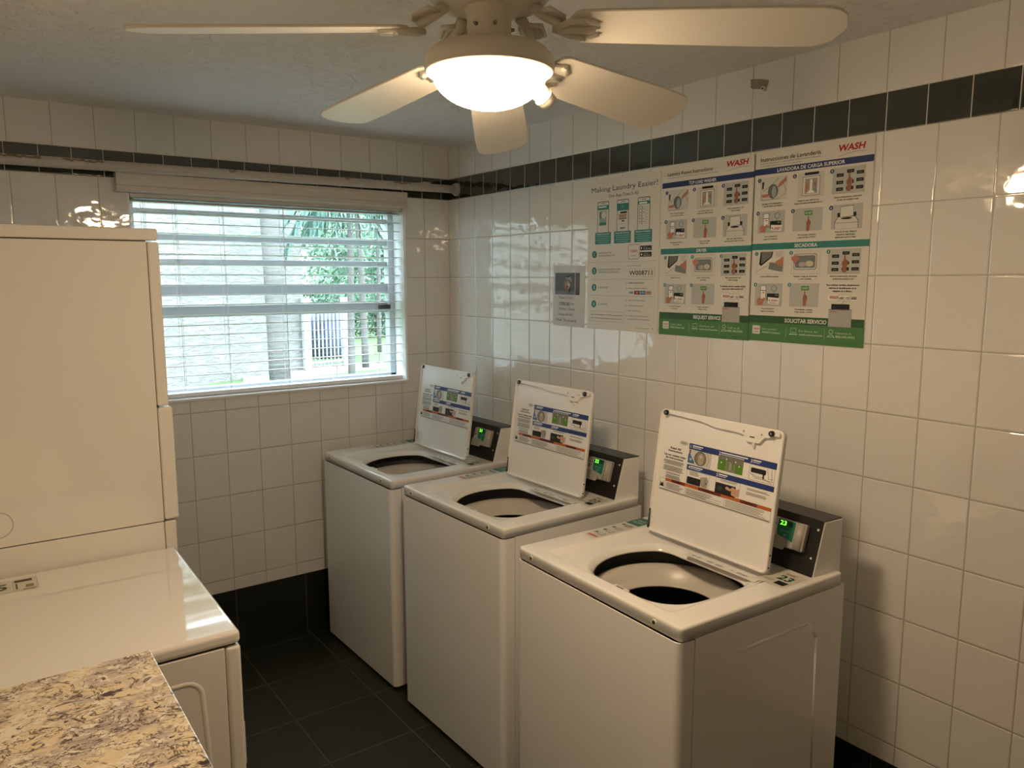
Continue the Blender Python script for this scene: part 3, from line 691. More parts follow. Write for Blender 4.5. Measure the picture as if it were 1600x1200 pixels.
p.line(290, 592, 360, 592, 1.6, MID); p.circ(378, 590, 2.5, MID, 3); p.circ(380, 30, 2, MID, 3); p.circ(16, 38, 1.6, MID, 3)
p.build('printing', o).matrix_local = Matrix.Translation((0, 0, 0.0031))

o = board('paper_notice', -0.8855, 1.800, 211, 262, 'small paper notice asking not to overload the washers, taped left of the app poster', 'notice', th=0.0008, rot=-0.012, c=(0.80, 0.80, 0.80))
p = Print()
p.rect(13, 30, 178, 124, (0.34, 0.34, 0.36)); p.rect(13, 108, 178, 124, (0.42, 0.42, 0.44), 2); p.rect(146, 30, 150, 124, (0.75, 0.75, 0.76), 2); p.rect(150, 30, 178, 124, (0.36, 0.32, 0.32), 2)
p.circ(95, 84, 27, (0.50, 0.37, 0.33), 3, 24); p.circ(98, 82, 17, (0.62, 0.48, 0.43), 4, 17); p.circ(106, 86, 9, (0.80, 0.74, 0.72), 5, 13); p.circ(97, 90, 6, (0.40, 0.16, 0.16), 6, 6); p.poly([(80, 55), (108, 38), (120, 46), (128, 72), (112, 62)], (0.56, 0.56, 0.57), 4); p.line(92, 48, 122, 40, 7, BLK, 5); p.poly([(104, 92), (122, 84), (112, 122)], BLK, 5)
p.text('Please ', 43, 143, 11, BLK, width=36); p.text('DO NOT', 82, 143, 11, (0.62, 0.10, 0.12), width=60)
p.text('OVERLOAD', 43, 168, 11.5, BLK, bold=0.02, width=74); p.line(43, 171, 117, 171, 1.4, BLK); p.text('the', 124, 168, 11, BLK, width=20)
p.text('Washers / Dryers', 95, 192, 11.5, BLK, 'c', width=112); p.text('or they will ', 40, 216, 11, BLK, width=62); p.text('NOT', 108, 216, 11, (0.62, 0.10, 0.12), width=34)
p.text('Wash / Dry properly', 93, 241, 11.5, BLK, 'c', width=136)
p.build('printing', o).matrix_local = Matrix.Translation((0, 0, 0.0009))

# ------------------------------------------------------------------ washers
def sd_rbox(x, y, x0, x1, y0, y1, r):
    cx_, cy_ = (x0 + x1) / 2, (y0 + y1) / 2
    qx, qy = abs(x - cx_) - (x1 - x0) / 2 + r, abs(y - cy_) - (y1 - y0) / 2 + r
    return math.hypot(max(qx, 0), max(qy, 0)) + min(max(qx, qy), 0) - r
def smax(a, b, k):
    h = max(k - abs(a - b), 0) / k
    return max(a, b) + h * h * k * 0.25
CORNERS = {(0.02, 0.265): ((-0.340, 0.003), (0.340, 0.003), (0.340, 0.637), (-0.340, 0.637)), (0, 0.2): ((-0.232, 0.005), (0.232, 0.005), (0.232, 0.398), (-0.232, 0.398))}
def ring_of(sdf, z, c=(0.02, 0.265), n=144, inset=0.0):
    P = []
    A = [2 * PI * (k + 0.5) / n for k in range(n)]
    for qx, qy in CORNERS[c]:
        a0 = math.atan2(qy - c[1], qx - c[0])
        A += [a0 + t * 0.006 for t in range(-8, 9)]
    for a in sorted(t % (2 * PI) for t in A):
        dx, dy = math.cos(a), math.sin(a); lo, hi = 0.0, 0.9
        for _ in range(26):
            m_ = (lo + hi) / 2
            if sdf(c[0] + dx * m_, c[1] + dy * m_) + inset < 0: lo = m_
            else: hi = m_
        P.append((c[0] + dx * lo, c[1] + dy * lo, z))
    return P
W2, DEP = 0.343, 0.640
S_out = lambda x, y: sd_rbox(x, y, -W2, W2, 0.0, DEP, 0.014)
S_rec = lambda x, y: sd_rbox(x, y, -0.256, 0.262, 0.045, 0.462, 0.02)
S_rin = lambda x, y: sd_rbox(x, y, -0.240, 0.250, 0.062, 0.450, 0.02)
S_op = lambda x, y: smax(math.hypot(x - 0.035, y - 0.265) - 0.229, sd_rbox(x, y, -0.4, 0.234, 0.068, 0.425, 0.004), 0.03)
def make_washer(ztop):
    r = empty('washing_machine')
    r.location = (0, 0, 0)
    zc = ztop - 0.0345     # underside of the deck
    # cabinet: front wrap with rounded corners and two side panels, open at the top
    cb = MB()
    def wrap(x_, y_): return (x_, y_)
    prof = [(-W2, 0.045)]
    for k in range(7):
        a = PI + k * PI / 12; prof.append((-W2 + 0.020 + 0.020 * math.cos(a), 0.014 + 0.020 * math.sin(a)))
    for k in range(7):
        a = 1.5 * PI + k * PI / 12; prof.append((W2 - 0.020 + 0.020 * math.cos(a), 0.014 + 0.020 * math.sin(a)))
    prof.append((W2, 0.045))
    inner = [(W2 - 0.004, 0.045)] + [(x_ * 0.985, y_ + 0.004) for x_, y_ in prof[1:-1]][::-1] + [(-W2 + 0.004, 0.045)]
    cb.prism(prof + inner, 0.012, zc - 0.004, 2)
    cb.build('front_cabinet', M_ENAMEL, r)
    for s in (-1, 1):
        sp = MB().box(min(s * W2, s * (W2 - 0.004)), max(s * W2, s * (W2 - 0.004)), 0.0475, 0.648, 0.012, zc - 0.002)
        # embossed stiffening ridge
        X = s * W2
        for a, c_ in (((0.20, 0.812), (0.492, 0.812)), ((0.492, 0.812), (0.528, 0.76)), ((0.528, 0.76), (0.540, 0.28))):
            sp.tube([(X - s * 0.0170, *a), (X - s * 0.0170, *c_)], 0.0178, 20)
        sp.build('side_panel', M_ENAMEL, r)
    MB().box(-W2 + 0.004, W2 - 0.004, 0.642, 0.648, 0.012, zc - 0.002).build('rear_panel', M_ENAMEL, r)
    for x_ in (-0.29, 0.29):
        for y_ in (0.06, 0.58): MB().cyl((x_, y_, 0.0), (x_, y_, 0.02), 0.02, n=16).build('levelling_foot', M_RUB, r)
    # deck
    z = ztop
    rings = [ring_of(S_out, zc, inset=0.004), ring_of(S_out, zc), ring_of(S_out, z - 0.0075), ring_of(S_out, z - 0.006), ring_of(S_out, z - 0.0018, inset=0.0015), ring_of(S_out, z - 0.0002, inset=0.005), ring_of(S_out, z, inset=0.0075),
             ring_of(S_rec, z, inset=-0.007),
             ring_of(S_rec, z - 0.0002, inset=-0.004), ring_of(S_rec, z - 0.0016, inset=0.001), ring_of(S_rin, z - 0.0120, inset=-0.004), ring_of(S_rin, z - 0.0140, inset=0.002), ring_of(S_op, z - 0.0145, inset=-0.012),
             ring_of(S_op, z - 0.0155, inset=-0.004), ring_of(S_op, z - 0.017, inset=0.001), ring_of(S_op, z - 0.025, inset=0.009), ring_of(S_op, z - 0.031, inset=0.014), ring_of(S_op, z - 0.035, inset=0.016), ring_of(S_op, z - 0.0355, inset=0.008)]
    MB().loft(rings).build('top_deck', M_ENAMEL, r)
    # tub gap, balance ring, basket
    c = (0.022, 0.275)
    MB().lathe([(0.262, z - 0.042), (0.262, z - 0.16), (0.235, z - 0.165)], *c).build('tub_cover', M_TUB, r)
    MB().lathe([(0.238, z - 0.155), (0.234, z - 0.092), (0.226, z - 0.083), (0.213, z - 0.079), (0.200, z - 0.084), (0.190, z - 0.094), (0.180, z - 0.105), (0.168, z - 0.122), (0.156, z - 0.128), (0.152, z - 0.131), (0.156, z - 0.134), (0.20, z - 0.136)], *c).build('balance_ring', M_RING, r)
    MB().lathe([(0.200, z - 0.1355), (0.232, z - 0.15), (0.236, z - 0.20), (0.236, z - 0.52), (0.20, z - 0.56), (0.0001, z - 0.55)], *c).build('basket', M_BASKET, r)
    # latch plate in the front rim of the opening
    MB().box(0.028, 0.085, 0.054, 0.072, z - 0.016, z - 0.0115, 0.002).box(0.040, 0.068, 0.059, 0.066, z - 0.0118, z - 0.0112, mt=1).build('lid_lock', [M_PLASTIC, M_BLACK], r)
    # label strip on the rear slope of the recess
    MB().box(-0.03, 0.232, 0.398, 0.420, z - 0.0140, z - 0.0115, 0.0008, 1).build('rear_strip', M_PLASTIC, r)
    q = Print(); q.rect(-6, 1, 212, 15, (0.86, 0.86, 0.86), 1)
    for k, (a, b_) in enumerate(((0, 16), (22, 34), (60, 84), (92, 120), (150, 156), (170, 205))): q.rect(a, 4, b_, 7, BLK, 2); q.rect(a, 10, b_ - 4, 12, BLK, 2)
    q.build('strip_printing', r).matrix_local = Matrix.Translation((-0.01, 0.418, z - 0.0114))
    for x_ in (-0.272, 0.252):
        MB().cyl((x_, 0.002, z - 0.0175), (x_, -0.0025, z - 0.0175), 0.0085, 0.0075, n=18).cyl((x_, -0.0022, z - 0.0175), (x_, -0.0036, z - 0.0175), 0.0052, 0.0048, n=12, mt=1).build('deck_screw', [M_PLASTIC, mat('dark_screw', (0.10, 0.09, 0.08), 0.3, 0.8)], r)
    # lid, opened past vertical
    hinge = Matrix.Translation((0.008, 0.430, z + 0.004)) @ Matrix.Rotation(R_(90 - 7.5), 4, 'X')   # local x right, y up the lid, z towards the front
    LW, LH = 0.2365, 0.403
    L = MB()
    S_l = lambda x, y: sd_rbox(x, y, -LW, LW, 0.0, LH, 0.020)
    lr = [ring_of(S_l, zz, (0, 0.2), 96, ins) for zz, ins in ((-0.0185, 0.010), (-0.0175, 0.004), (-0.014, 0.0), (-0.003, 0.0), (-0.002, 0.0002), (0.0, 0.0015), (0.0005, 0.003), (0.0005, 0.0048), (-0.0002, 0.0056), (-0.0075, 0.0080), (-0.0080, 0.010), (-0.0080, 0.03))]
    L.loft(lr, cap0=True, cap1=True)
    # raised moulding along the top edge with its wavy lower outline
    wav = [(-LW + 0.014, LH - 0.004), (-LW + 0.014, LH - 0.013), (-0.16, LH - 0.014), (-0.06, LH - 0.018), (-0.035, LH - 0.022), (-0.010, LH - 0.027), (0.040, LH - 0.028), (0.064, LH - 0.027), (0.096, LH - 0.030), (0.103, LH - 0.032),
           (0.108, LH - 0.044), (0.118, LH - 0.049), (0.160, LH - 0.047), (0.168, LH - 0.035), (0.176, LH - 0.028), (0.190, LH - 0.026), (0.206, LH - 0.018), (0.222, LH - 0.018), (0.226, LH - 0.004)]
    L.prism(wav[::-1], -0.009, 0.0022, 2)
    lid = L.build('lid', M_ENAMEL, r); lid.matrix_local = hinge
    for u, v in ((-0.206, LH - 0.011), (0.199, LH - 0.013)):
        MB().cyl((u, v, 0.002), (u, v, 0.0090), 0.0088, 0.0078, n=20).cyl((u, v, 0.0089), (u, v, 0.0094), 0.003, n=10, mt=1).build('bumper', [M_RUB, M_SCREW], lid)
    for u in (0.102, 0.165): MB().cyl((u, LH - 0.021, 0.0018), (u, LH - 0.021, 0.0027), 0.0030, n=12).build('screw', M_SCREW, lid)
    MB().box(0.125, 0.142, LH - 0.0345, LH - 0.0315, 0.0018, 0.0027).build('latch_slot', M_RUB, lid)
    MB().box(0.134, 0.143, LH - 0.062, LH - 0.045, -0.008, 0.0010, 0.0008, 1).build('strike', M_PLASTIC, lid)
    MB().prism([(-0.2345, 0.012), (-0.2295, 0.008), (-0.2260, 0.014), (-0.2290, 0.072), (-0.2330, 0.074)], 0.0, 0.0022, 2).box(-0.232, -0.2295, 0.02, 0.066, 0.0022, 0.003, mt=1).build('hinge_slot', [M_RUB, M_SCREW], lid)
    for v in (0.02, 0.055): MB().cyl((0.2355, v, -0.006), (0.2375, v, -0.006), 0.003, n=10).build('hinge_screw', M_RUB, lid)
    # instruction artwork (u from lid centre line +241, v down from the lid top)
    q = Print(); BLU = (0.15, 0.22, 0.46); ORG = (0.72, 0.38, 0.16); PP = (0.80, 0.79, 0.76)
    X0 = 241 - 9
    def U(u): return u + X0
    def V(v): return 403 - v
    def bars(u0, u1, vt, n, dv, c=(0.2, 0.19, 0.18), w=1.3, l=3, cen=False):
        rnd = random.Random(int(u0 * 7 + vt))
        for k in range(n):
            ww = (u1 - u0) * rnd.uniform(0.72, 1.0)
            a = (u0 + u1) / 2 - ww / 2 if cen else u0
            q.rect(U(a), V(vt - k * dv), U(a + ww), V(vt - k * dv - w), c, l)
    for t, v, b_ in (('Read All', 286, .03), ('Instructions', 277, .03), ('Lea con cuidado todas', 263, .03), ('las instrucciones', 254, .03)): q.text(t, U(-151), V(v - 6), 6.2, BLK, 'c', 3, b_, width=(44, 60, 92, 76)[('Read All', 'Instructions', 'Lea con cuidado todas', 'las instrucciones').index(t)])
    bars(-198, -108, 243, 5, 3.0, cen=True); bars(-200, -106, 225, 6, 3.0, cen=True); bars(-190, -112, 204, 2, 3.0, cen=True); bars(-185, -115, 196, 4, 2.8, cen=True)
    q.circ(U(-119), V(306), 17, (0.45, 0.55, 0.36), 3, 6); q.circ(U(-119), V(306), 15.5, PP, 4, 4.8); q.rect(U(-129), V(307.5), U(-109), V(304.5), (0.45, 0.55, 0.36), 5)
    q.rect(U(-96), V(311), U(229), V(293), BLU, 2); q.rect(U(-96), V(245), U(229), V(229), BLU, 2)
    for n, (u, v, w1) in enumerate(((-90, 297, 42), (23, 297, 98), (140, 297, 28), (-90, 232, 50), (23, 232, 34))):
        q.text(str(n + 1), U(u), V(v), 10, WHITE, 'l', 4, .01); q.rect(U(u + 8), V(v + 9.5), U(u + 8 + w1), V(v + 6), WHITE, 3); q.rect(U(u + 8), V(v + 3.5), U(u + 6 + w1 * .9), V(v + 1), (0.75, 0.78, 0.85), 3)
    # picture 1: tub with bottle
    q.rect(U(-95), V(293), U(-5), V(250), PP, 2); q.frame(U(-72), V(293), U(-5), V(248), (0.55, 0.52, 0.48), 0.7)
    q.circ(U(-46), V(270), 24, (0.25, 0.24, 0.22), 3, 22); q.circ(U(-45), V(270), 22, (0.50, 0.47, 0.42), 4, 20); q.circ(U(-44), V(268), 12, (0.66, 0.62, 0.56), 5, 18); q.circ(U(-45), V(276), 4, (0.8, 0.77, 0.72), 6)
    q.path([(U(-22), V(291)), (U(-12), V(270)), (U(-18), V(252))], 1.0, BLK)
    q.poly([(U(-96), V(250)), (U(-96), V(276)), (U(-90), V(284)), (U(-84), V(272)), (U(-70), V(258)), (U(-68), V(250))], (0.30, 0.42, 0.56), 5); q.rect(U(-92), V(292), U(-87), V(280), (0.35, 0.12, 0.16), 6); q.circ(U(-84), V(262), 5, (0.65, 0.74, 0.82), 6, 4)
    # picture 2: green loading chart
    q.rect(U(23), V(297), U(116), V(253), (0.34, 0.52, 0.16), 3); q.poly([(U(23), V(297)), (U(116), V(297)), (U(116), V(281)), (U(85), V(279)), (U(60), V(286)), (U(23), V(284))], (0.46, 0.45, 0.41), 4)
    q.rect(U(52), V(284), U(88), V(254), (0.50, 0.50, 0.44), 4); q.rect(U(58), V(279), U(68), V(262), (0.38, 0.52, 0.24), 5); q.rect(U(73), V(279), U(83), V(262), (0.38, 0.52, 0.24), 5); q.circ(U(70), V(270), 5, (0.62, 0.60, 0.55), 6, 13)
    for a, b_ in ((36, 276), (54, 289), (88, 286), (102, 276)): q.circ(U(a), V(b_), 2.4, WHITE, 6)
    # picture 3: console
    q.frame(U(138), V(293), U(226), V(248), (0.45, 0.42, 0.38), 0.9); q.rrect(U(144), V(284), U(196), V(270), 3, (0.12, 0.11, 0.11), 4); q.rect(U(186), V(276), U(191), V(258), (0.12, 0.11, 0.11), 4)
    q.path([(U(140), V(268)), (U(162), V(256)), (U(224), V(256))], 1.0, BLK); q.path([(U(150), V(266)), (U(166), V(260)), (U(186), V(262))], 1.0, BLK); q.path([(U(200), V(290)), (U(206), V(262)), (U(222), V(262))], 1.0, BLK); q.path([(U(214), V(290)), (U(218), V(258))], 1.0, BLK); q.line(U(186), V(262), U(218), V(250), 1, BLK)
    # picture 4, 5
    q.frame(U(-94), V(228), U(-1), V(184), (0.5, 0.46, 0.42), 0.7); bars(-82, -40, 225, 4, 3.2, (0.45, 0.42, 0.38)); q.rrect(U(-90), V(208), U(-34), V(186), 3, (0.12, 0.11, 0.11), 4)
    q.poly([(U(-30), V(186)), (U(-38), V(214)), (U(-12), V(220)), (U(-4), V(210)), (U(-8), V(186))], (0.64, 0.62, 0.57), 4); q.path([(U(-16), V(214)), (U(-18), V(190))], 1, BLK, 5); q.circ(U(-12), V(200), 2.4, BLK, 5)
    q.frame(U(23), V(229), U(114), V(182), (0.5, 0.46, 0.42), 0.7); bars(40, 108, 226, 2, 3.2, (0.45, 0.42, 0.38)); q.rrect(U(24), V(215), U(100), V(183), 3, (0.12, 0.11, 0.11), 4); q.rect(U(34), V(205), U(50), V(192), (0.22, 0.26, 0.20), 5)
    q.poly([(U(62), V(206)), (U(68), V(210)), (U(80), V(205)), (U(88), V(212)), (U(104), V(208)), (U(113), V(212)), (U(112), V(190)), (U(100), V(186)), (U(86), V(188)), (U(84), V(198)), (U(64), V(201))], (0.78, 0.62, 0.52), 6); q.line(U(84), V(190), U(76), V(182), 2, BLK, 6); q.circ(U(84), V(199), 2.2, (0.4, 0.2, 0.15), 7)
    bars(138, 218, 222, 2, 3.4); bars(138, 218, 211, 3, 3.2, (0.35, 0.33, 0.3))
    # warning panel
    q.frame(U(-203), V(181), U(229), V(143), (0.35, 0.33, 0.30), 0.9); q.rect(U(-180), V(181), U(-179), V(150), MID, 3); q.line(U(-92), V(172), U(-92), V(148), 0.8, MID); q.line(U(63), V(172), U(63), V(148), 0.8, MID)
    q.rect(U(-179), V(184), U(229), V(174), ORG, 3)
    for a, b_, t in ((-152, -96, 'DANGER'), (-40, 48, 'ADVERTENCIA'), (120, 180, 'WARNING')): q.rect(U(a), V(184), U(b_), V(174), (0.42, 0.17, 0.09), 4); q.text(t, U((a + b_) / 2), V(176.4), 5, (0.12, 0.05, 0.03), 'c', 5, .02)
    q.poly([(U(-200), V(154)), (U(-198), V(170)), (U(-192), V(162)), (U(-188), V(171)), (U(-183), V(154))], BLK, 4)
    bars(-174, -100, 170, 6, 3.4); bars(-88, 20, 170, 6, 3.4, w=1.0); bars(-88, 56, 166, 3, 7, (0.5, 0.48, 0.45), 1.0); bars(68, 224, 170, 6, 3.6, w=1.0); q.rect(U(-200), V(147.4), U(226), V(145.2), (0.35, 0.33, 0.3), 3)
    q.build('instruction_label', lid).matrix_local = Matrix.Translation((-0.240, 0.403, -0.0078))
    # console
    con = MB()
    prof = [(0.530, z - 0.001), (0.575, z + 0.149), (0.655, z + 0.147), (0.655, z - 0.03), (0.6405, z - 0.03), (0.6405, z - 0.001)]
    con.prism(prof, -0.322, 0.322, 0, 0.0012, seg=1)
    cn = con.build('console', M_ENAMEL, r)
    shell = [(0.5265, z + 0.001), (0.5725, z + 0.1525), (0.6565, z + 0.1505), (0.6565, z + 0.1475), (0.5755, z + 0.1495), (0.5310, z + 0.001)]
    MB().prism(shell, -0.3215, 0.3195, 0).build('front_panel', M_BLACK, cn)
    FA = math.atan2(0.046, 0.1515)
    face = Matrix.Translation((0, 0.5265, z + 0.001)) @ Matrix.Rotation(R_(90) - FA, 4, 'X')     # x right, y up the face, z outwards
    for u, v in ((0.309, 0.131), (0.306, 0.050), (-0.309, 0.131), (-0.306, 0.050), (0.0, 0.14)): MB().cyl((u, v, 0.0), (u, v, 0.0025), 0.0035, 0.003, n=12).build('panel_screw', M_PLASTIC, cn).matrix_local = face
    rd = MB().box(0.168, 0.258, 0.058, 0.136, 0, 0.026, 0.005).cyl((0.266, 0.061, 0.012), (0.266, 0.133, 0.012), 0.0155, n=20).box(0.256, 0.284, 0.058, 0.136, 0, 0.018, 0.004).build('card_reader', M_GREY, cn)
    rd.matrix_local = face
    return r, rd, cn

def add_number(r, rd, n, z):
    """LED digits, reader label and the numbered deck stickers of one machine"""
    q = Print()
    q.rrect(0, 0, 30, 48, 2, (0.78, 0.77, 0.74), 1); q.poly([(28, 0), (84, 0), (84, 56), (60, 50), (34, 46), (28, 38)], (0.12, 0.47, 0.38), 2)
    q.text('WASH', 3, 8, 5, RED, 'l', 4, .03, width=20); q.circ(8, 16, 3.4, (0.30, 0.12, 0.12), 3); q.circ(20, 16, 3.4, (0.30, 0.12, 0.12), 3); q.rect(4, 24, 12, 38, (0.35, 0.33, 0.3), 3); q.rect(14, 26, 22, 30, (0.5, 0.48, 0.45), 3)
    q.text('TAP TO PAY', 56, 33, 4, (0.75, 0.85, 0.8), 'c', 4); q.rect(33, 2, 58, 17, (0.02, 0.10, 0.02), 3); q.rect(60, 3, 76, 16, (0.10, 0.24, 0.20), 3)
    for k in range(3): q.circ(52 + k * 3, 42, 2 + k, (0.35, 0.65, 0.55), 3 + k * 1)
    a = q.build('reader_label', rd); a.matrix_local = Matrix.Translation((0.170, 0.1335, 0.0262))
    vs, fs, x0, x1 = text_bm(str(n), 0.02)
    me = bpy.data.meshes.new('led_digits'); k = 0.0125 / 0.7
    me.from_pydata([((v[0] - x0) * 0.021 / (x1 - x0), v[1] * k, 0) for v in vs], [], fs)
    me.materials.append(mat('green_led', (0.1, 0.6, 0.05), 0.5, emis=(0.16, 1.0, 0.04), estr=2.2))
    d = bpy.data.objects.new('led_digits', me); col.objects.link(d); d.parent = rd; d.matrix_local = Matrix.Translation((0.2045, 0.1335 - 0.0155, 0.0268))
    MB().prism([(0.166, 0.050), (0.230, 0.050), (0.236, 0.060), (0.236, 0.070), (0.228, 0.082), (0.166, 0.082)], 0.0262, 0.0300, 2).build('card_guide', M_GREY, rd)
    q = Print()
    q.rect(0, 0, 84, 108, (0.80, 0.79, 0.74), 1); q.text('WASH', 42, 16, 8, RED, 'c', 3, .03, width=30); q.text(str(n), 50, 60, 32, (0.10, 0.30, 0.26), 'c', 3, 0.03); q.rect(46, 70, 78, 96, (0.16, 0.14, 0.12), 3); q.rect(4, 76, 40, 79, MID, 3); q.rect(4, 84, 36, 87, MID, 3)
    a = q.build('number_sticker', r); a.matrix_local = Matrix.Translation((0.236, 0.506, z + 0.0006))
    q = Print()
    q.rect(0, 0, 60, 275, (0.80, 0.79, 0.75), 1); q.rect(0, 6, 60, 84, (0.16, 0.42, 0.38), 2); q.text('TOUCH', 30, 40, 11, (0.75, 0.85, 0.8), 'c', 3, .02, width=40); q.text('TO PAY', 30, 60, 11, (0.75, 0.85, 0.8), 'c', 3, .02, width=44)
    for k, y in enumerate((104, 150, 190, 228)):
        q.circ(13, y, 7, (0.16, 0.35, 0.33), 3); q.rrect(24, y - 6, 52, y + 10, 2, BLK if k == 0 else MID, 3); q.rrect(27, y - 3, 49, y + 7, 2, (0.72, 0.62, 0.58) if k == 0 else (0.8, 0.79, 0.75), 4)
        q.rect(26, y + 14, 54, y + 16, MID, 3)
    q.rect(8, 256, 52, 266, (0.72, 0.28, 0.26), 3)
    a = q.build('instruction_sticker', r); a.matrix_local = Matrix.Translation((-0.336, 0.515, z + 0.0006)) @ Matrix.Rotation(R_(3.0), 4, 'Z')

WS = [((-0.83515, -2.07105), -92.34, 0.925, 23, 'white top-load washer nearest the camera, display 23, lid open'),
      ((-0.7699, -1.22895), -89.2, 0.925, 22, 'middle white top-load washer with its lid open, between the other two washers'),
      ((-0.77745, -0.44185), -89.05, 0.918, 21, 'farthest white top-load washer, lid open, standing under the window corner')]
for (x, y), a, zt, n, lb in WS:
    w, rd, cn = make_washer(zt)
    add_number(w, rd, n, zt)
    w.location = (x, y, 0); w.rotation_euler = (0, 0, R_(a))
    tag(w, lb, 'washing machine', 'top-load washers along the right wall')

# ------------------------------------------------------------------ stacked dryer, dryer, granite counter
def Rz(o, x, y, a): o.location = (x, y, 0); o.rotation_euler = (0, 0, R_(a))
tw = empty('stacked_dryer')
# local frame: x = world x offset from front face (negative is back), y from the near side (0) to the far side (+0.686)
TD = 0.74
MB().box(-TD, -0.002, 0.0, 0.686, 1.854, 1.888, 0.006, 3).build('top_panel', M_ENAMEL2, tw)
MB().box(-TD, -0.033, 0.003, 0.683, 1.0215, 1.851, 0.002, 1).build('upper_cabinet', M_ENAMEL2, tw)
f1 = MB().box(-0.031, 0.0, 0.001, 0.685, 1.372, 1.850, 0.006, 3).build('upper_front', M_ENAMEL2, tw)
MB().box(0.0, 0.010, 0.06, 0.62, 1.45, 1.80, 0.006, 3).build('upper_door', M_ENAMEL2, f1)
f2 = MB().box(-0.031, 0.010, 0.001, 0.685, 1.024, 1.3675, 0.008, 4).build('lower_front', M_ENAMEL2, tw)
MB().box(-TD, -0.0335, 0.004, 0.682, 0.012, 1.0185, 0.002, 1).build('lower_cabinet', M_ENAMEL2, tw)
f3 = MB().box(-0.0315, 0.0, 0.003, 0.683, 0.012, 1.0185, 0.003, 1).build('base_front', M_ENAMEL2, tw)
MB().box(-0.5, -0.05, 0.010, 0.676, 1.019, 1.0215).build('gap_shade', M_DARKG, tw)  # near-black sheets in the cabinet seams, painting in the shade of the gaps
MB().box(-TD + 0.01, -0.034, 0.01, 0.676, 1.851, 1.854).build('gap_shade', M_DARKG, tw)
# round knock-out ring and the shallow pressed panel on the near side
kn = MB()
NK = 40
kn.loft([[( -0.447 + r_ * math.cos(2 * PI * k / NK), y_, 1.085 + r_ * math.sin(2 * PI * k / NK)) for k in range(NK)] for r_, y_ in ((0.0345, 0.0032), (0.0350, 0.0020), (0.0362, 0.0020), (0.0367, 0.0032))])
kn.build('knockout_ring', mat('press_line', (0.42, 0.38, 0.32), 0.5), tw)
Rz(tw, -1.679, -1.142, -1.3)
tag(tw, 'tall white stacked dryer beside the window, behind the low dryer', 'dryer')

dy = empty('dryer')
ZD = 0.943
MB().box(-0.705, 0.0, 0.0, 0.686, ZD - 0.033, ZD, 0.011, 4).build('top_panel', M_ENAMEL2, dy)
sp = MB().box(-0.70, -0.036, 0.003, 0.010, 0.012, ZD - 0.036, 0.002, 1)
YR = 0.0118
path = [(-0.60, YR, 0.845), (-0.125, YR, 0.845)] + [(-0.125 + 0.035 * math.sin(t), YR, 0.81 + 0.035 * math.cos(t)) for t in (0.4, 0.8, 1.2, 1.57)] + [(-0.080, YR, 0.60), (-0.072, YR, 0.20)]
sp.tube(path, 0.0108, 12)
sp.build('side_panel', M_ENAMEL2, dy)
MB().box(-0.70, -0.036, 0.675, 0.683, 0.012, ZD - 0.036).box(-0.705, -0.70, 0.003, 0.683, 0.012, ZD - 0.036).build('side_panel', M_ENAMEL2, dy)
ff = MB().box(-0.0345, 0.0, 0.001, 0.685, 0.012, ZD - 0.0365, 0.009, 4).build('front_panel', M_ENAMEL2, dy)
dd = MB().box(0.0, 0.022, 0.12, 0.566, 0.36, 0.80, 0.014, 3).build('door', M_ENAMEL2, ff)
MB().box(0.022, 0.034, 0.13, 0.16, 0.52, 0.64, 0.005).build('door_handle', M_PLASTIC, dd)
MB().box(-0.69, -0.01, 0.01, 0.676, ZD - 0.0362, ZD - 0.0333).build('gap_shade', M_DARKG, dy)  # dark sheet standing in for the shade under the top panel
q = Print()
q.rect(0, 0, 74, 92, (0.80, 0.80, 0.74), 1); q.text('25', 37, 66, 44, (0.20, 0.24, 0.18), 'c', 3, 0.03, width=58)
q.rect(78, 4, 134, 92, (0.80, 0.79, 0.74), 1); q.frame(78, 4, 134, 92, MID, 0.8); q.rect(82, 8, 122, 26, (0.26, 0.17, 0.09), 3); q.rect(84, 34, 88, 78, (0.30, 0.22, 0.14), 3); q.rect(100, 84, 128, 88, (0.30, 0.22, 0.14), 3); q.rect(106, 52, 124, 74, (0.50, 0.47, 0.36), 3)
st_ = q.build('number_sticker', dy)
st_.matrix_local = Matrix.Translation((-0.496, 0.648, ZD + 0.0006)) @ Matrix.Rotation(R_(0), 4, 'Z')
Rz(dy, -1.700, -1.838, -1.0)
tag(dy, 'low white dryer with a glossy top between the granite counter and stacked dryer', 'dryer')

ct = tag(empty('base_cabinet', (-2.18, -2.5, 0)), 'white base cabinet standing under the granite countertop', 'cabinet')
rel(MB().box(XL + 0.001, -1.925, -3.10, -1.915, 0.10, 0.938, 0.002, 1).build('carcass', M_CAB), ct)
rel(MB().box(XL + 0.001, -1.985, -3.09, -1.925, 0.0, 0.10).build('toe_kick', M_DARKG), ct)
for y_ in (-3.09, -2.50):
    d_ = rel(MB().box(-1.925, -1.905, y_ + 0.005, y_ + 0.575, 0.12, 0.925, 0.003).build('door', M_CAB), ct)
    k_ = MB().cyl((-1.905, y_ + 0.06, 0.80), (-1.888, y_ + 0.06, 0.80), 0.009, 0.013, n=16).build('knob', M_SCREW); k_.parent = d_
tag(MB().box(XL + 0.001, -1.898, -3.12, -1.8785, 0.939, 0.970, 0.0025, 2).build('countertop', M_GRANITE), 'speckled beige granite countertop in the lower left corner', 'countertop')

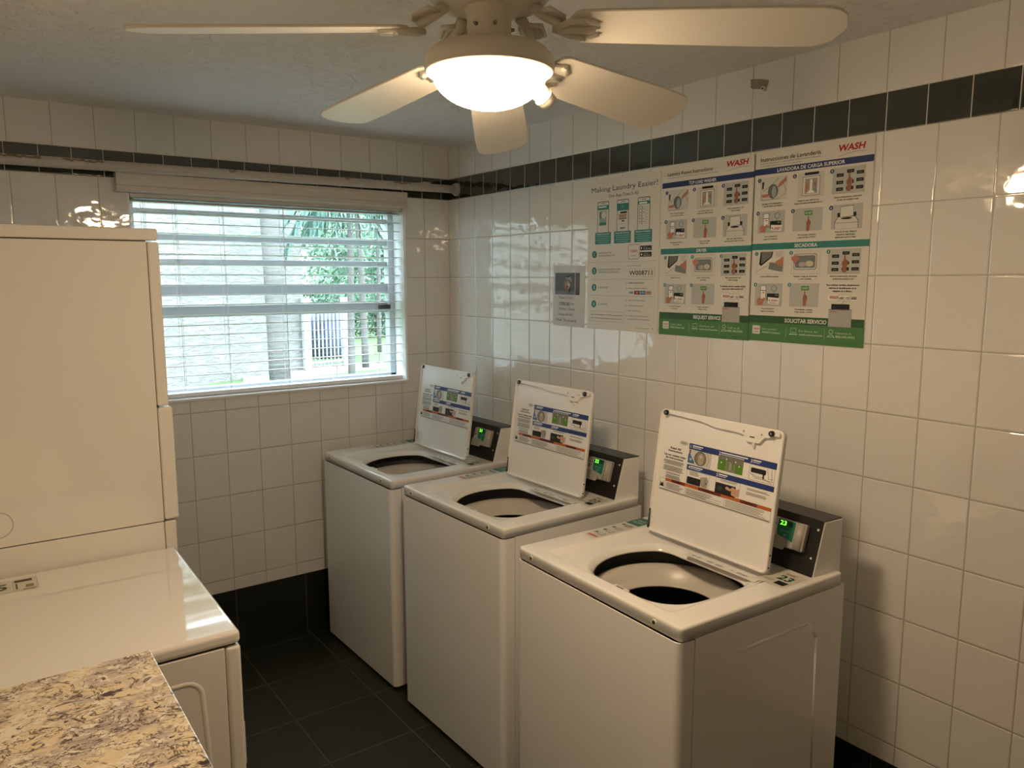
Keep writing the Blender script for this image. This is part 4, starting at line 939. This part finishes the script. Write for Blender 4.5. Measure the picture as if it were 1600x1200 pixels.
# ------------------------------------------------------------------ ceiling fan
HX, HY = -1.295, -2.275
fan = tag(empty('ceiling_fan', (HX, HY, ZC)), 'white ceiling fan with a lit glass bowl hanging from the ceiling', 'ceiling fan')
rel(MB().lathe([(0.0001, ZC), (0.075, ZC), (0.075, ZC - 0.02), (0.06, ZC - 0.045), (0.035, ZC - 0.055), (0.035, ZC - 0.062)], HX, HY).build('canopy', M_FAN), fan)
rel(MB().lathe([(0.035, ZC - 0.055), (0.09, ZC - 0.06), (0.118, ZC - 0.075), (0.122, ZC - 0.11), (0.118, ZC - 0.148), (0.104, ZC - 0.162), (0.085, ZC - 0.168), (0.052, ZC - 0.172), (0.0001, ZC - 0.172)], HX, HY, 64).build('motor_housing', M_FAN), fan)
ns = rel(MB().lathe([(0.050, ZC - 0.170), (0.0435, ZC - 0.182), (0.042, ZC - 0.215), (0.046, ZC - 0.228), (0.060, ZC - 0.237), (0.063, ZC - 0.2395), (0.0001, ZC - 0.2395)], HX, HY, 48).build('switch_housing', M_FAN), fan)
for a in (200, 330, 250):
    ca, sa = math.cos(R_(a)), math.sin(R_(a))
    s_ = MB().cyl((HX + 0.042 * ca, HY + 0.042 * sa, ZC - 0.207), (HX + 0.049 * ca, HY + 0.049 * sa, ZC - 0.207), 0.004, 0.003, n=12).build('thumb_screw', M_SCREW); s_.parent = ns
pan = rel(MB().lathe([(0.050, ZC - 0.239), (0.085, ZC - 0.241), (0.112, ZC - 0.248), (0.1245, ZC - 0.262), (0.127, ZC - 0.276), (0.1255, ZC - 0.287), (0.121, ZC - 0.291), (0.1175, ZC - 0.288), (0.117, ZC - 0.28), (0.10, ZC - 0.268)], HX, HY, 64).build('light_pan', M_FAN), fan)
bz = ZC - 0.288
bowl = rel(MB().lathe([(0.1115, bz)] + [(0.1115 * math.cos(t), bz - 0.068 * math.sin(t)) for t in [k * PI / 24 for k in range(1, 12)]] + [(0.0001, bz - 0.068)], HX, HY, 64).build('glass_bowl', M_GLASS_L), fan)
# small fitting hanging beside the pan
rel(MB().cyl((HX + 0.126, HY + 0.024, 2.140), (HX + 0.170, HY + 0.026, 2.110), 0.019, n=24).cyl((HX + 0.153, HY + 0.0252, 2.1216), (HX + 0.157, HY + 0.0254, 2.1189), 0.0205, n=24).build('pull_switch', M_FAN), fan)
def blade(az, zr_, zt_, pitch=12.5, wide=1.0):
    a = R_(az); r0, r1 = 0.155, 0.668
    if 5 < az < 20 or 90 < az < 100: r1 = 0.645
    d = Vector((math.cos(a), math.sin(a), 0)); s = Vector((math.sin(a), -math.cos(a), 0))
    p0 = Vector((HX, HY, zr_)) + d * r0; p1 = Vector((HX, HY, zt_)) + d * r1
    ax = (p1 - p0).normalized(); up = s.cross(ax).normalized()
    if up.z < 0: up = -up
    w = s * math.cos(R_(pitch)) + up * math.sin(R_(pitch)); nrm = ax.cross(w).normalized()
    if nrm.z < 0: nrm = -nrm
    Lb = (p1 - p0).length
    outl = []
    def hw(t): return (0.056 + 0.014 * min(1, t / 0.7)) * wide
    N = 40
    for k in range(N + 1):
        t = k / N; x_ = t * Lb
        h = hw(t)
        rt = 0.062 * wide
        if x_ > Lb - rt: h = h - rt * (1 - math.sqrt(max(0, 1 - ((x_ - Lb + rt) / rt) ** 2)))
        if x_ < 0.03: h = h - 0.03 * (1 - math.sqrt(max(0, 1 - ((0.03 - x_) / 0.03) ** 2)))
        outl.append((x_, h))
    pts2 = [(x_, h) for x_, h in outl] + [(x_, -h) for x_, h in outl[::-1]]
    mx = Matrix(((ax.x, w.x, nrm.x, p0.x), (ax.y, w.y, nrm.y, p0.y), (ax.z, w.z, nrm.z, p0.z), (0, 0, 0, 1)))
    b_ = rel(MB().prism(pts2, -0.003, 0.003, 2, 0.0015, mx=mx, seg=1).build('blade', M_FAN), fan)
    # iron: scroll bracket from the motor underside to the blade root
    I = MB()
    z0 = ZC - 0.168
    c0 = Vector((HX, HY, 0)) + d * 0.085; c0.z = z0
    bot = p0 + ax * 0.0 - nrm * 0.006
    I.tube([c0, c0 + d * 0.02 + Vector((0, 0, -0.016)), c0 + d * 0.05 + Vector((0, 0, (bot.z - z0) * 0.75)), p0 - nrm * 0.006 - ax * 0.02, p0 - nrm * 0.006 + ax * 0.05], [0.012, 0.011, 0.009, 0.009, 0.007], 12)
    for sg in (-1, 1):
        I.tube([p0 - nrm * 0.006 - ax * 0.03, p0 - nrm * 0.006 + w * sg * 0.026 + ax * 0.0, p0 - nrm * 0.006 + w * sg * 0.034 + ax * 0.03, p0 - nrm * 0.005 + w * sg * 0.018 + ax * 0.055], [0.006, 0.006, 0.006, 0.005], 10)
        I.cyl(p0 + w * sg * 0.032 + ax * 0.025 - nrm * 0.014, p0 + w * sg * 0.032 + ax * 0.025 - nrm * 0.003, 0.005, n=12)
    # fluted leaf ornament where the arm meets the motor
    for k in range(5):
        o_ = (k - 2) * 0.011
        I.tube([c0 + s * o_ * 0.5 + d * 0.01 + Vector((0, 0, -0.012)), c0 + s * o_ * 1.3 + d * 0.032 + Vector((0, 0, -0.014)), c0 + s * o_ * 0.6 + d * 0.062 + Vector((0, 0, -0.024))], [0.004, 0.006, 0.003], 8)
    ir = I.build('blade_iron', M_FAN); ir.parent = b_
for az, zr_, zt_, pt_, wd_ in ((150.9, 2.217, 2.197, 12.5, 1.0), (93.5, 2.176, 2.150, -4, 0.92), (52.2, 2.152, 2.100, 12.5, 1.0), (9.0, 2.172, 2.152, 24, 1.0), (-41.2, 2.222, 2.206, 11.5, 1.0)):
    blade(az, zr_, zt_, pt_, wd_)
#EXTERIOR
# ------------------------------------------------------------------ outside the window
def lawn_mat():
    m, g, b = newmat('sunlit_grass')
    geo = g.n('ShaderNodeNewGeometry'); p_ = geo.outputs['Position']
    g.link(g.mix(g.noise(p_, 6, 6, 0.7), (0.055, 0.10, 0.028), (0.08, 0.135, 0.042)), b.inputs['Base Color']); b.inputs['Roughness'].default_value = 0.9
    return m
M_LAWN = lawn_mat()
def stucco_mat():
    m, g, b = newmat('rough_stucco')
    geo = g.n('ShaderNodeNewGeometry'); p_ = geo.outputs['Position']
    mp = g.n('ShaderNodeMapping'); g.link(p_, mp.inputs[0]); mp.inputs['Scale'].default_value = (0.7, 0.7, 2.2)
    n = g.ramp(g.noise(mp.outputs[0], 6, 4, 0.6, 1.0), 0.40, 0.55)
    g.link(g.mix(n, (0.165, 0.158, 0.150), (0.195, 0.186, 0.178)), b.inputs['Base Color']); b.inputs['Roughness'].default_value = 0.9
    bp = g.n('ShaderNodeBump'); bp.inputs['Distance'].default_value = 0.008; g.link(n, bp.inputs['Height']); g.link(bp.outputs['Normal'], b.inputs['Normal'])
    return m
M_STUCCO = stucco_mat()
def bark_mat():
    m, g, b = newmat('palm_bark')
    geo = g.n('ShaderNodeNewGeometry'); p_ = geo.outputs['Position']
    mp = g.n('ShaderNodeMapping'); g.link(p_, mp.inputs[0]); mp.inputs['Scale'].default_value = (1, 1, 6)
    n = g.noise(mp.outputs[0], 3, 4, 0.6)
    g.link(g.mix(n, (0.075, 0.07, 0.07), (0.125, 0.115, 0.11)), b.inputs['Base Color']); b.inputs['Roughness'].default_value = 0.9
    bp = g.n('ShaderNodeBump'); bp.inputs['Distance'].default_value = 0.02; g.link(n, bp.inputs['Height']); g.link(bp.outputs['Normal'], b.inputs['Normal'])
    return m
M_BARK = bark_mat()
M_LEAF = mat('tree_leaves', (0.10, 0.20, 0.12), 0.6)
M_LEAF2 = mat('hedge_leaves', (0.03, 0.075, 0.04), 0.6)
M_FROND = mat('palm_frond_green', (0.05, 0.10, 0.085), 0.55)
M_PATH = mat('pale_concrete_path', (0.22, 0.205, 0.19), 0.9)
M_POST = mat('white_gate_paint', (0.40, 0.40, 0.40), 0.5)
def at(px, py, depth):
    """point seen at a photo pixel at a given distance along the view axis"""
    return CAM + (R2 * ((px - 800) / 1197.47) - U2 * ((py - 600) / 1197.47) + Fv) * depth
def ground(px, py, z=0.0):
    d = R2 * ((px - 800) / 1197.47) - U2 * ((py - 600) / 1197.47) + Fv
    return CAM + d * ((z - CAM.z) / d.z)
struct(MB().box(-30, 45, 0.25, 60, -0.20, -0.02).build('ground', M_LAWN))
# concrete path crossing the lawn
a, b_, c_, d_ = ground(380, 600), ground(620, 572), ground(620, 563), ground(380, 578)
a, b_, c_, d_ = [Vector((v.x, v.y, 0)) for v in (a, b_, c_, d_)]
struct(MB().prism([(v.x, v.y) for v in (a, b_ + (b_ - a) * .5, c_ + (c_ - d_) * .5, d_)], -0.03, 0.0, 2).build('path', M_PATH))
# neighbouring stucco building, its corner at the left third of the window
cn_ = ground(478, 577); e1_ = at(60, 436, 10.5)
dirw = Vector((e1_.x - cn_.x, e1_.y - cn_.y, 0)).normalized(); back = Vector((-dirw.y, dirw.x, 0))
if back.y < 0: back = -back
q0 = Vector((cn_.x, cn_.y, 0)); q1 = q0 + dirw * 14; q2 = q1 + back * 5; q3 = q0 + back * 5
nb = MB().prism([(v.x, v.y) for v in (q0, q1, q2, q3)], -0.02, 6.0, 2).build('neighbour_building', M_STUCCO)
tag(nb, 'pale stucco building filling the left of the window view', 'building')
# palms
def palm(px, pyb, depth, rad, h, label, lean=0.0, fronds=14, crown_z=None):
    base = at(px, pyb, depth); base.z = -0.02
    t = empty('palm_tree', base)
    tp = [Vector((lean * (k / 8) ** 1.5 * h * 0.1, 0, h * k / 8)) for k in range(9)]
    MB().tube(tp, [rad * (1.12 - 0.25 * k / 8) for k in range(9)], 14).build('trunk', M_BARK, t)
    F = MB(); rnd = random.Random(int(px))
    top = tp[-1]
    for k in range(fronds):
        az = 2 * PI * k / fronds + rnd.uniform(-.2, .2); L_ = rnd.uniform(0.75, 1.15) * (1 if rad < .1 else 2); dr_ = rnd.uniform(0.5, 1.3)
        dd_ = Vector((math.cos(az), math.sin(az), 0)); sd = Vector((-dd_.y, dd_.x, 0))
        prev = top
        for j in range(1, 11):
            u_ = j / 10
            pt = top + dd_ * L_ * u_ * 0.9 + Vector((0, 0, 0.35 * L_ * math.sin(u_ * PI * 0.55) - dr_ * 0.9 * L_ * u_ * u_))
            F.tube([prev, pt], 0.012, 5)
            for sg in (-1, 1):
                lf = pt + sd * sg * 0.26 * (1 - 0.5 * u_) + Vector((0, 0, -0.22 - 0.18 * u_)) + dd_ * 0.18
                b2 = bmesh.new(); w_ = dd_ * 0.05
                vv = [b2.verts.new(x_) for x_ in (pt - w_, pt + w_, lf)]; b2.faces.new(vv); F.add(b2)
            prev = pt
    F.build('fronds', M_FROND, t)
    return tag(t, label, 'palm tree', 'palm trees on the lawn outside the window')
palm(437, 560, 10.5, 0.130, 7.4, 'thick palm trunk in front of the stucco building outside the window', -0.3)
palm(548, 520, 12.3, 0.055, 3.1, 'slim palm just right of the white gate, left one of the two slim palms', 0.2, 16)
palm(570, 520, 15.2, 0.065, 3.6, 'slim palm on the lawn, right one of the two slim palms outside', -0.3, 14)
palm(592, 500, 18.6, 0.05, 4.2, 'thin distant palm in front of the dark hedge', 0.2, 12)
# gate of white bars with a round water feature behind it
g0 = ground(481, 578); g1 = ground(541, 571)
g0.z = g1.z = 0
gt = empty('iron_gate', g0)
dv = (g1 - g0)
for k in (0, 1):
    o_ = dv * k
    MB().box(o_.x - 0.07, o_.x + 0.07, o_.y - 0.07, o_.y + 0.07, 0, 1.38, 0.01, 1).build('gate_post', M_POST, gt)
for k in range(1, 10):
    o_ = dv * (k / 10)
    MB().cyl((o_.x, o_.y, 0.05), (o_.x, o_.y, 1.25), 0.018, n=8).build('bar', M_POST, gt)
for z_ in (0.12, 1.22):
    MB().tube([(0, 0, z_), (dv.x, dv.y, z_)], 0.022, 8).build('rail', M_POST, gt)
tag(gt, 'white barred gate at the corner of the stucco building outside', 'gate')
bw = at(512, 540, 17.5); bw.z = 0
tag(MB().lathe([(0.0001, 0.0), (0.42, 0.0), (0.5, 0.3), (0.46, 0.8), (0.3, 1.05), (0.0001, 1.1)], bw.x, bw.y, 24).build('blue_barrel', mat('blue_barrel_paint', (0.03, 0.05, 0.11), 0.5)), 'round blue barrel standing behind the bars of the white gate', 'barrel')
# hedge and trees
def leaf_cloud(rnd, blobs, n, size):
    V_, F_ = [], []
    for _ in range(n):
        c, r = rnd.choice(blobs)
        v = Vector((rnd.gauss(0, 1), rnd.gauss(0, 1), rnd.gauss(0, 1))).normalized() * rnd.uniform(0.55, 1.0)
        p_ = Vector((c[0] + v.x * r[0], c[1] + v.y * r[1], c[2] + v.z * r[2]))
        a_ = Vector((rnd.gauss(0, 1), rnd.gauss(0, 1), rnd.gauss(0, 1))).normalized(); b3 = a_.orthogonal().normalized()
        s = size * rnd.uniform(0.6, 1.3); i = len(V_)
        V_ += [tuple(p_ - a_ * s), tuple(p_ + b3 * s * .5), tuple(p_ + a_ * s), tuple(p_ - b3 * s * .5)]; F_.append((i, i + 1, i + 2, i + 3))
    return V_, F_
def leafy(name, base, blobs, n, size, m, trunk, label, cat, seed, group=None, part='foliage'):
    t = empty(name, base)
    V_, F_ = leaf_cloud(random.Random(seed), blobs, n, size)
    me = bpy.data.meshes.new(part); me.from_pydata(V_, [], F_); me.materials.append(m)
    o_ = bpy.data.objects.new(part, me); col.objects.link(o_); o_.parent = t
    if trunk: MB().tube([(0, 0, 0), (0.05, 0, trunk[0] * .5), (0, 0.05, trunk[0])], [trunk[1], trunk[1] * .8, trunk[1] * .6], 10).build('trunk', M_BARK, t)
    return tag(t, label, cat, group)
h0 = ground(530, 529); h0.z = 0
hb = [((i * 0.9 - 1.0, 0.25 * math.sin(i), 0.75), (0.8, 0.7, 0.85)) for i in range(12)]
leafy('hedge', h0, hb, 6500, 0.10, M_LEAF2, None, 'dark green hedge at the far edge of the lawn outside the window', 'hedge', 3)
for i, (px, dep, sz, hh, lb) in enumerate(((500, 41, 3.0, 7.0, 'broad leafy tree beyond the hedge, behind the gate'), (556, 34, 3.0, 5.8, 'tall leafy tree beyond the hedge, behind the two slim palms'), (606, 27, 2.4, 5.0, 'bright leafy tree beyond the hedge, at the right edge of the window'))):
    b0 = at(px, 500, dep); b0.z = 0
    bb = [((random.Random(i * 9 + k).uniform(-1.6, 1.6), random.Random(i * 5 + k).uniform(-1, 1), hh * (0.30 + 0.11 * k)), (sz * .62, sz * .5, sz * .5)) for k in range(8)]
    leafy('leafy_tree', b0, bb, 5200, 0.15, M_LEAF, (hh * 0.6, 0.12), lb, 'tree', 20 + i, 'leafy trees beyond the hedge')
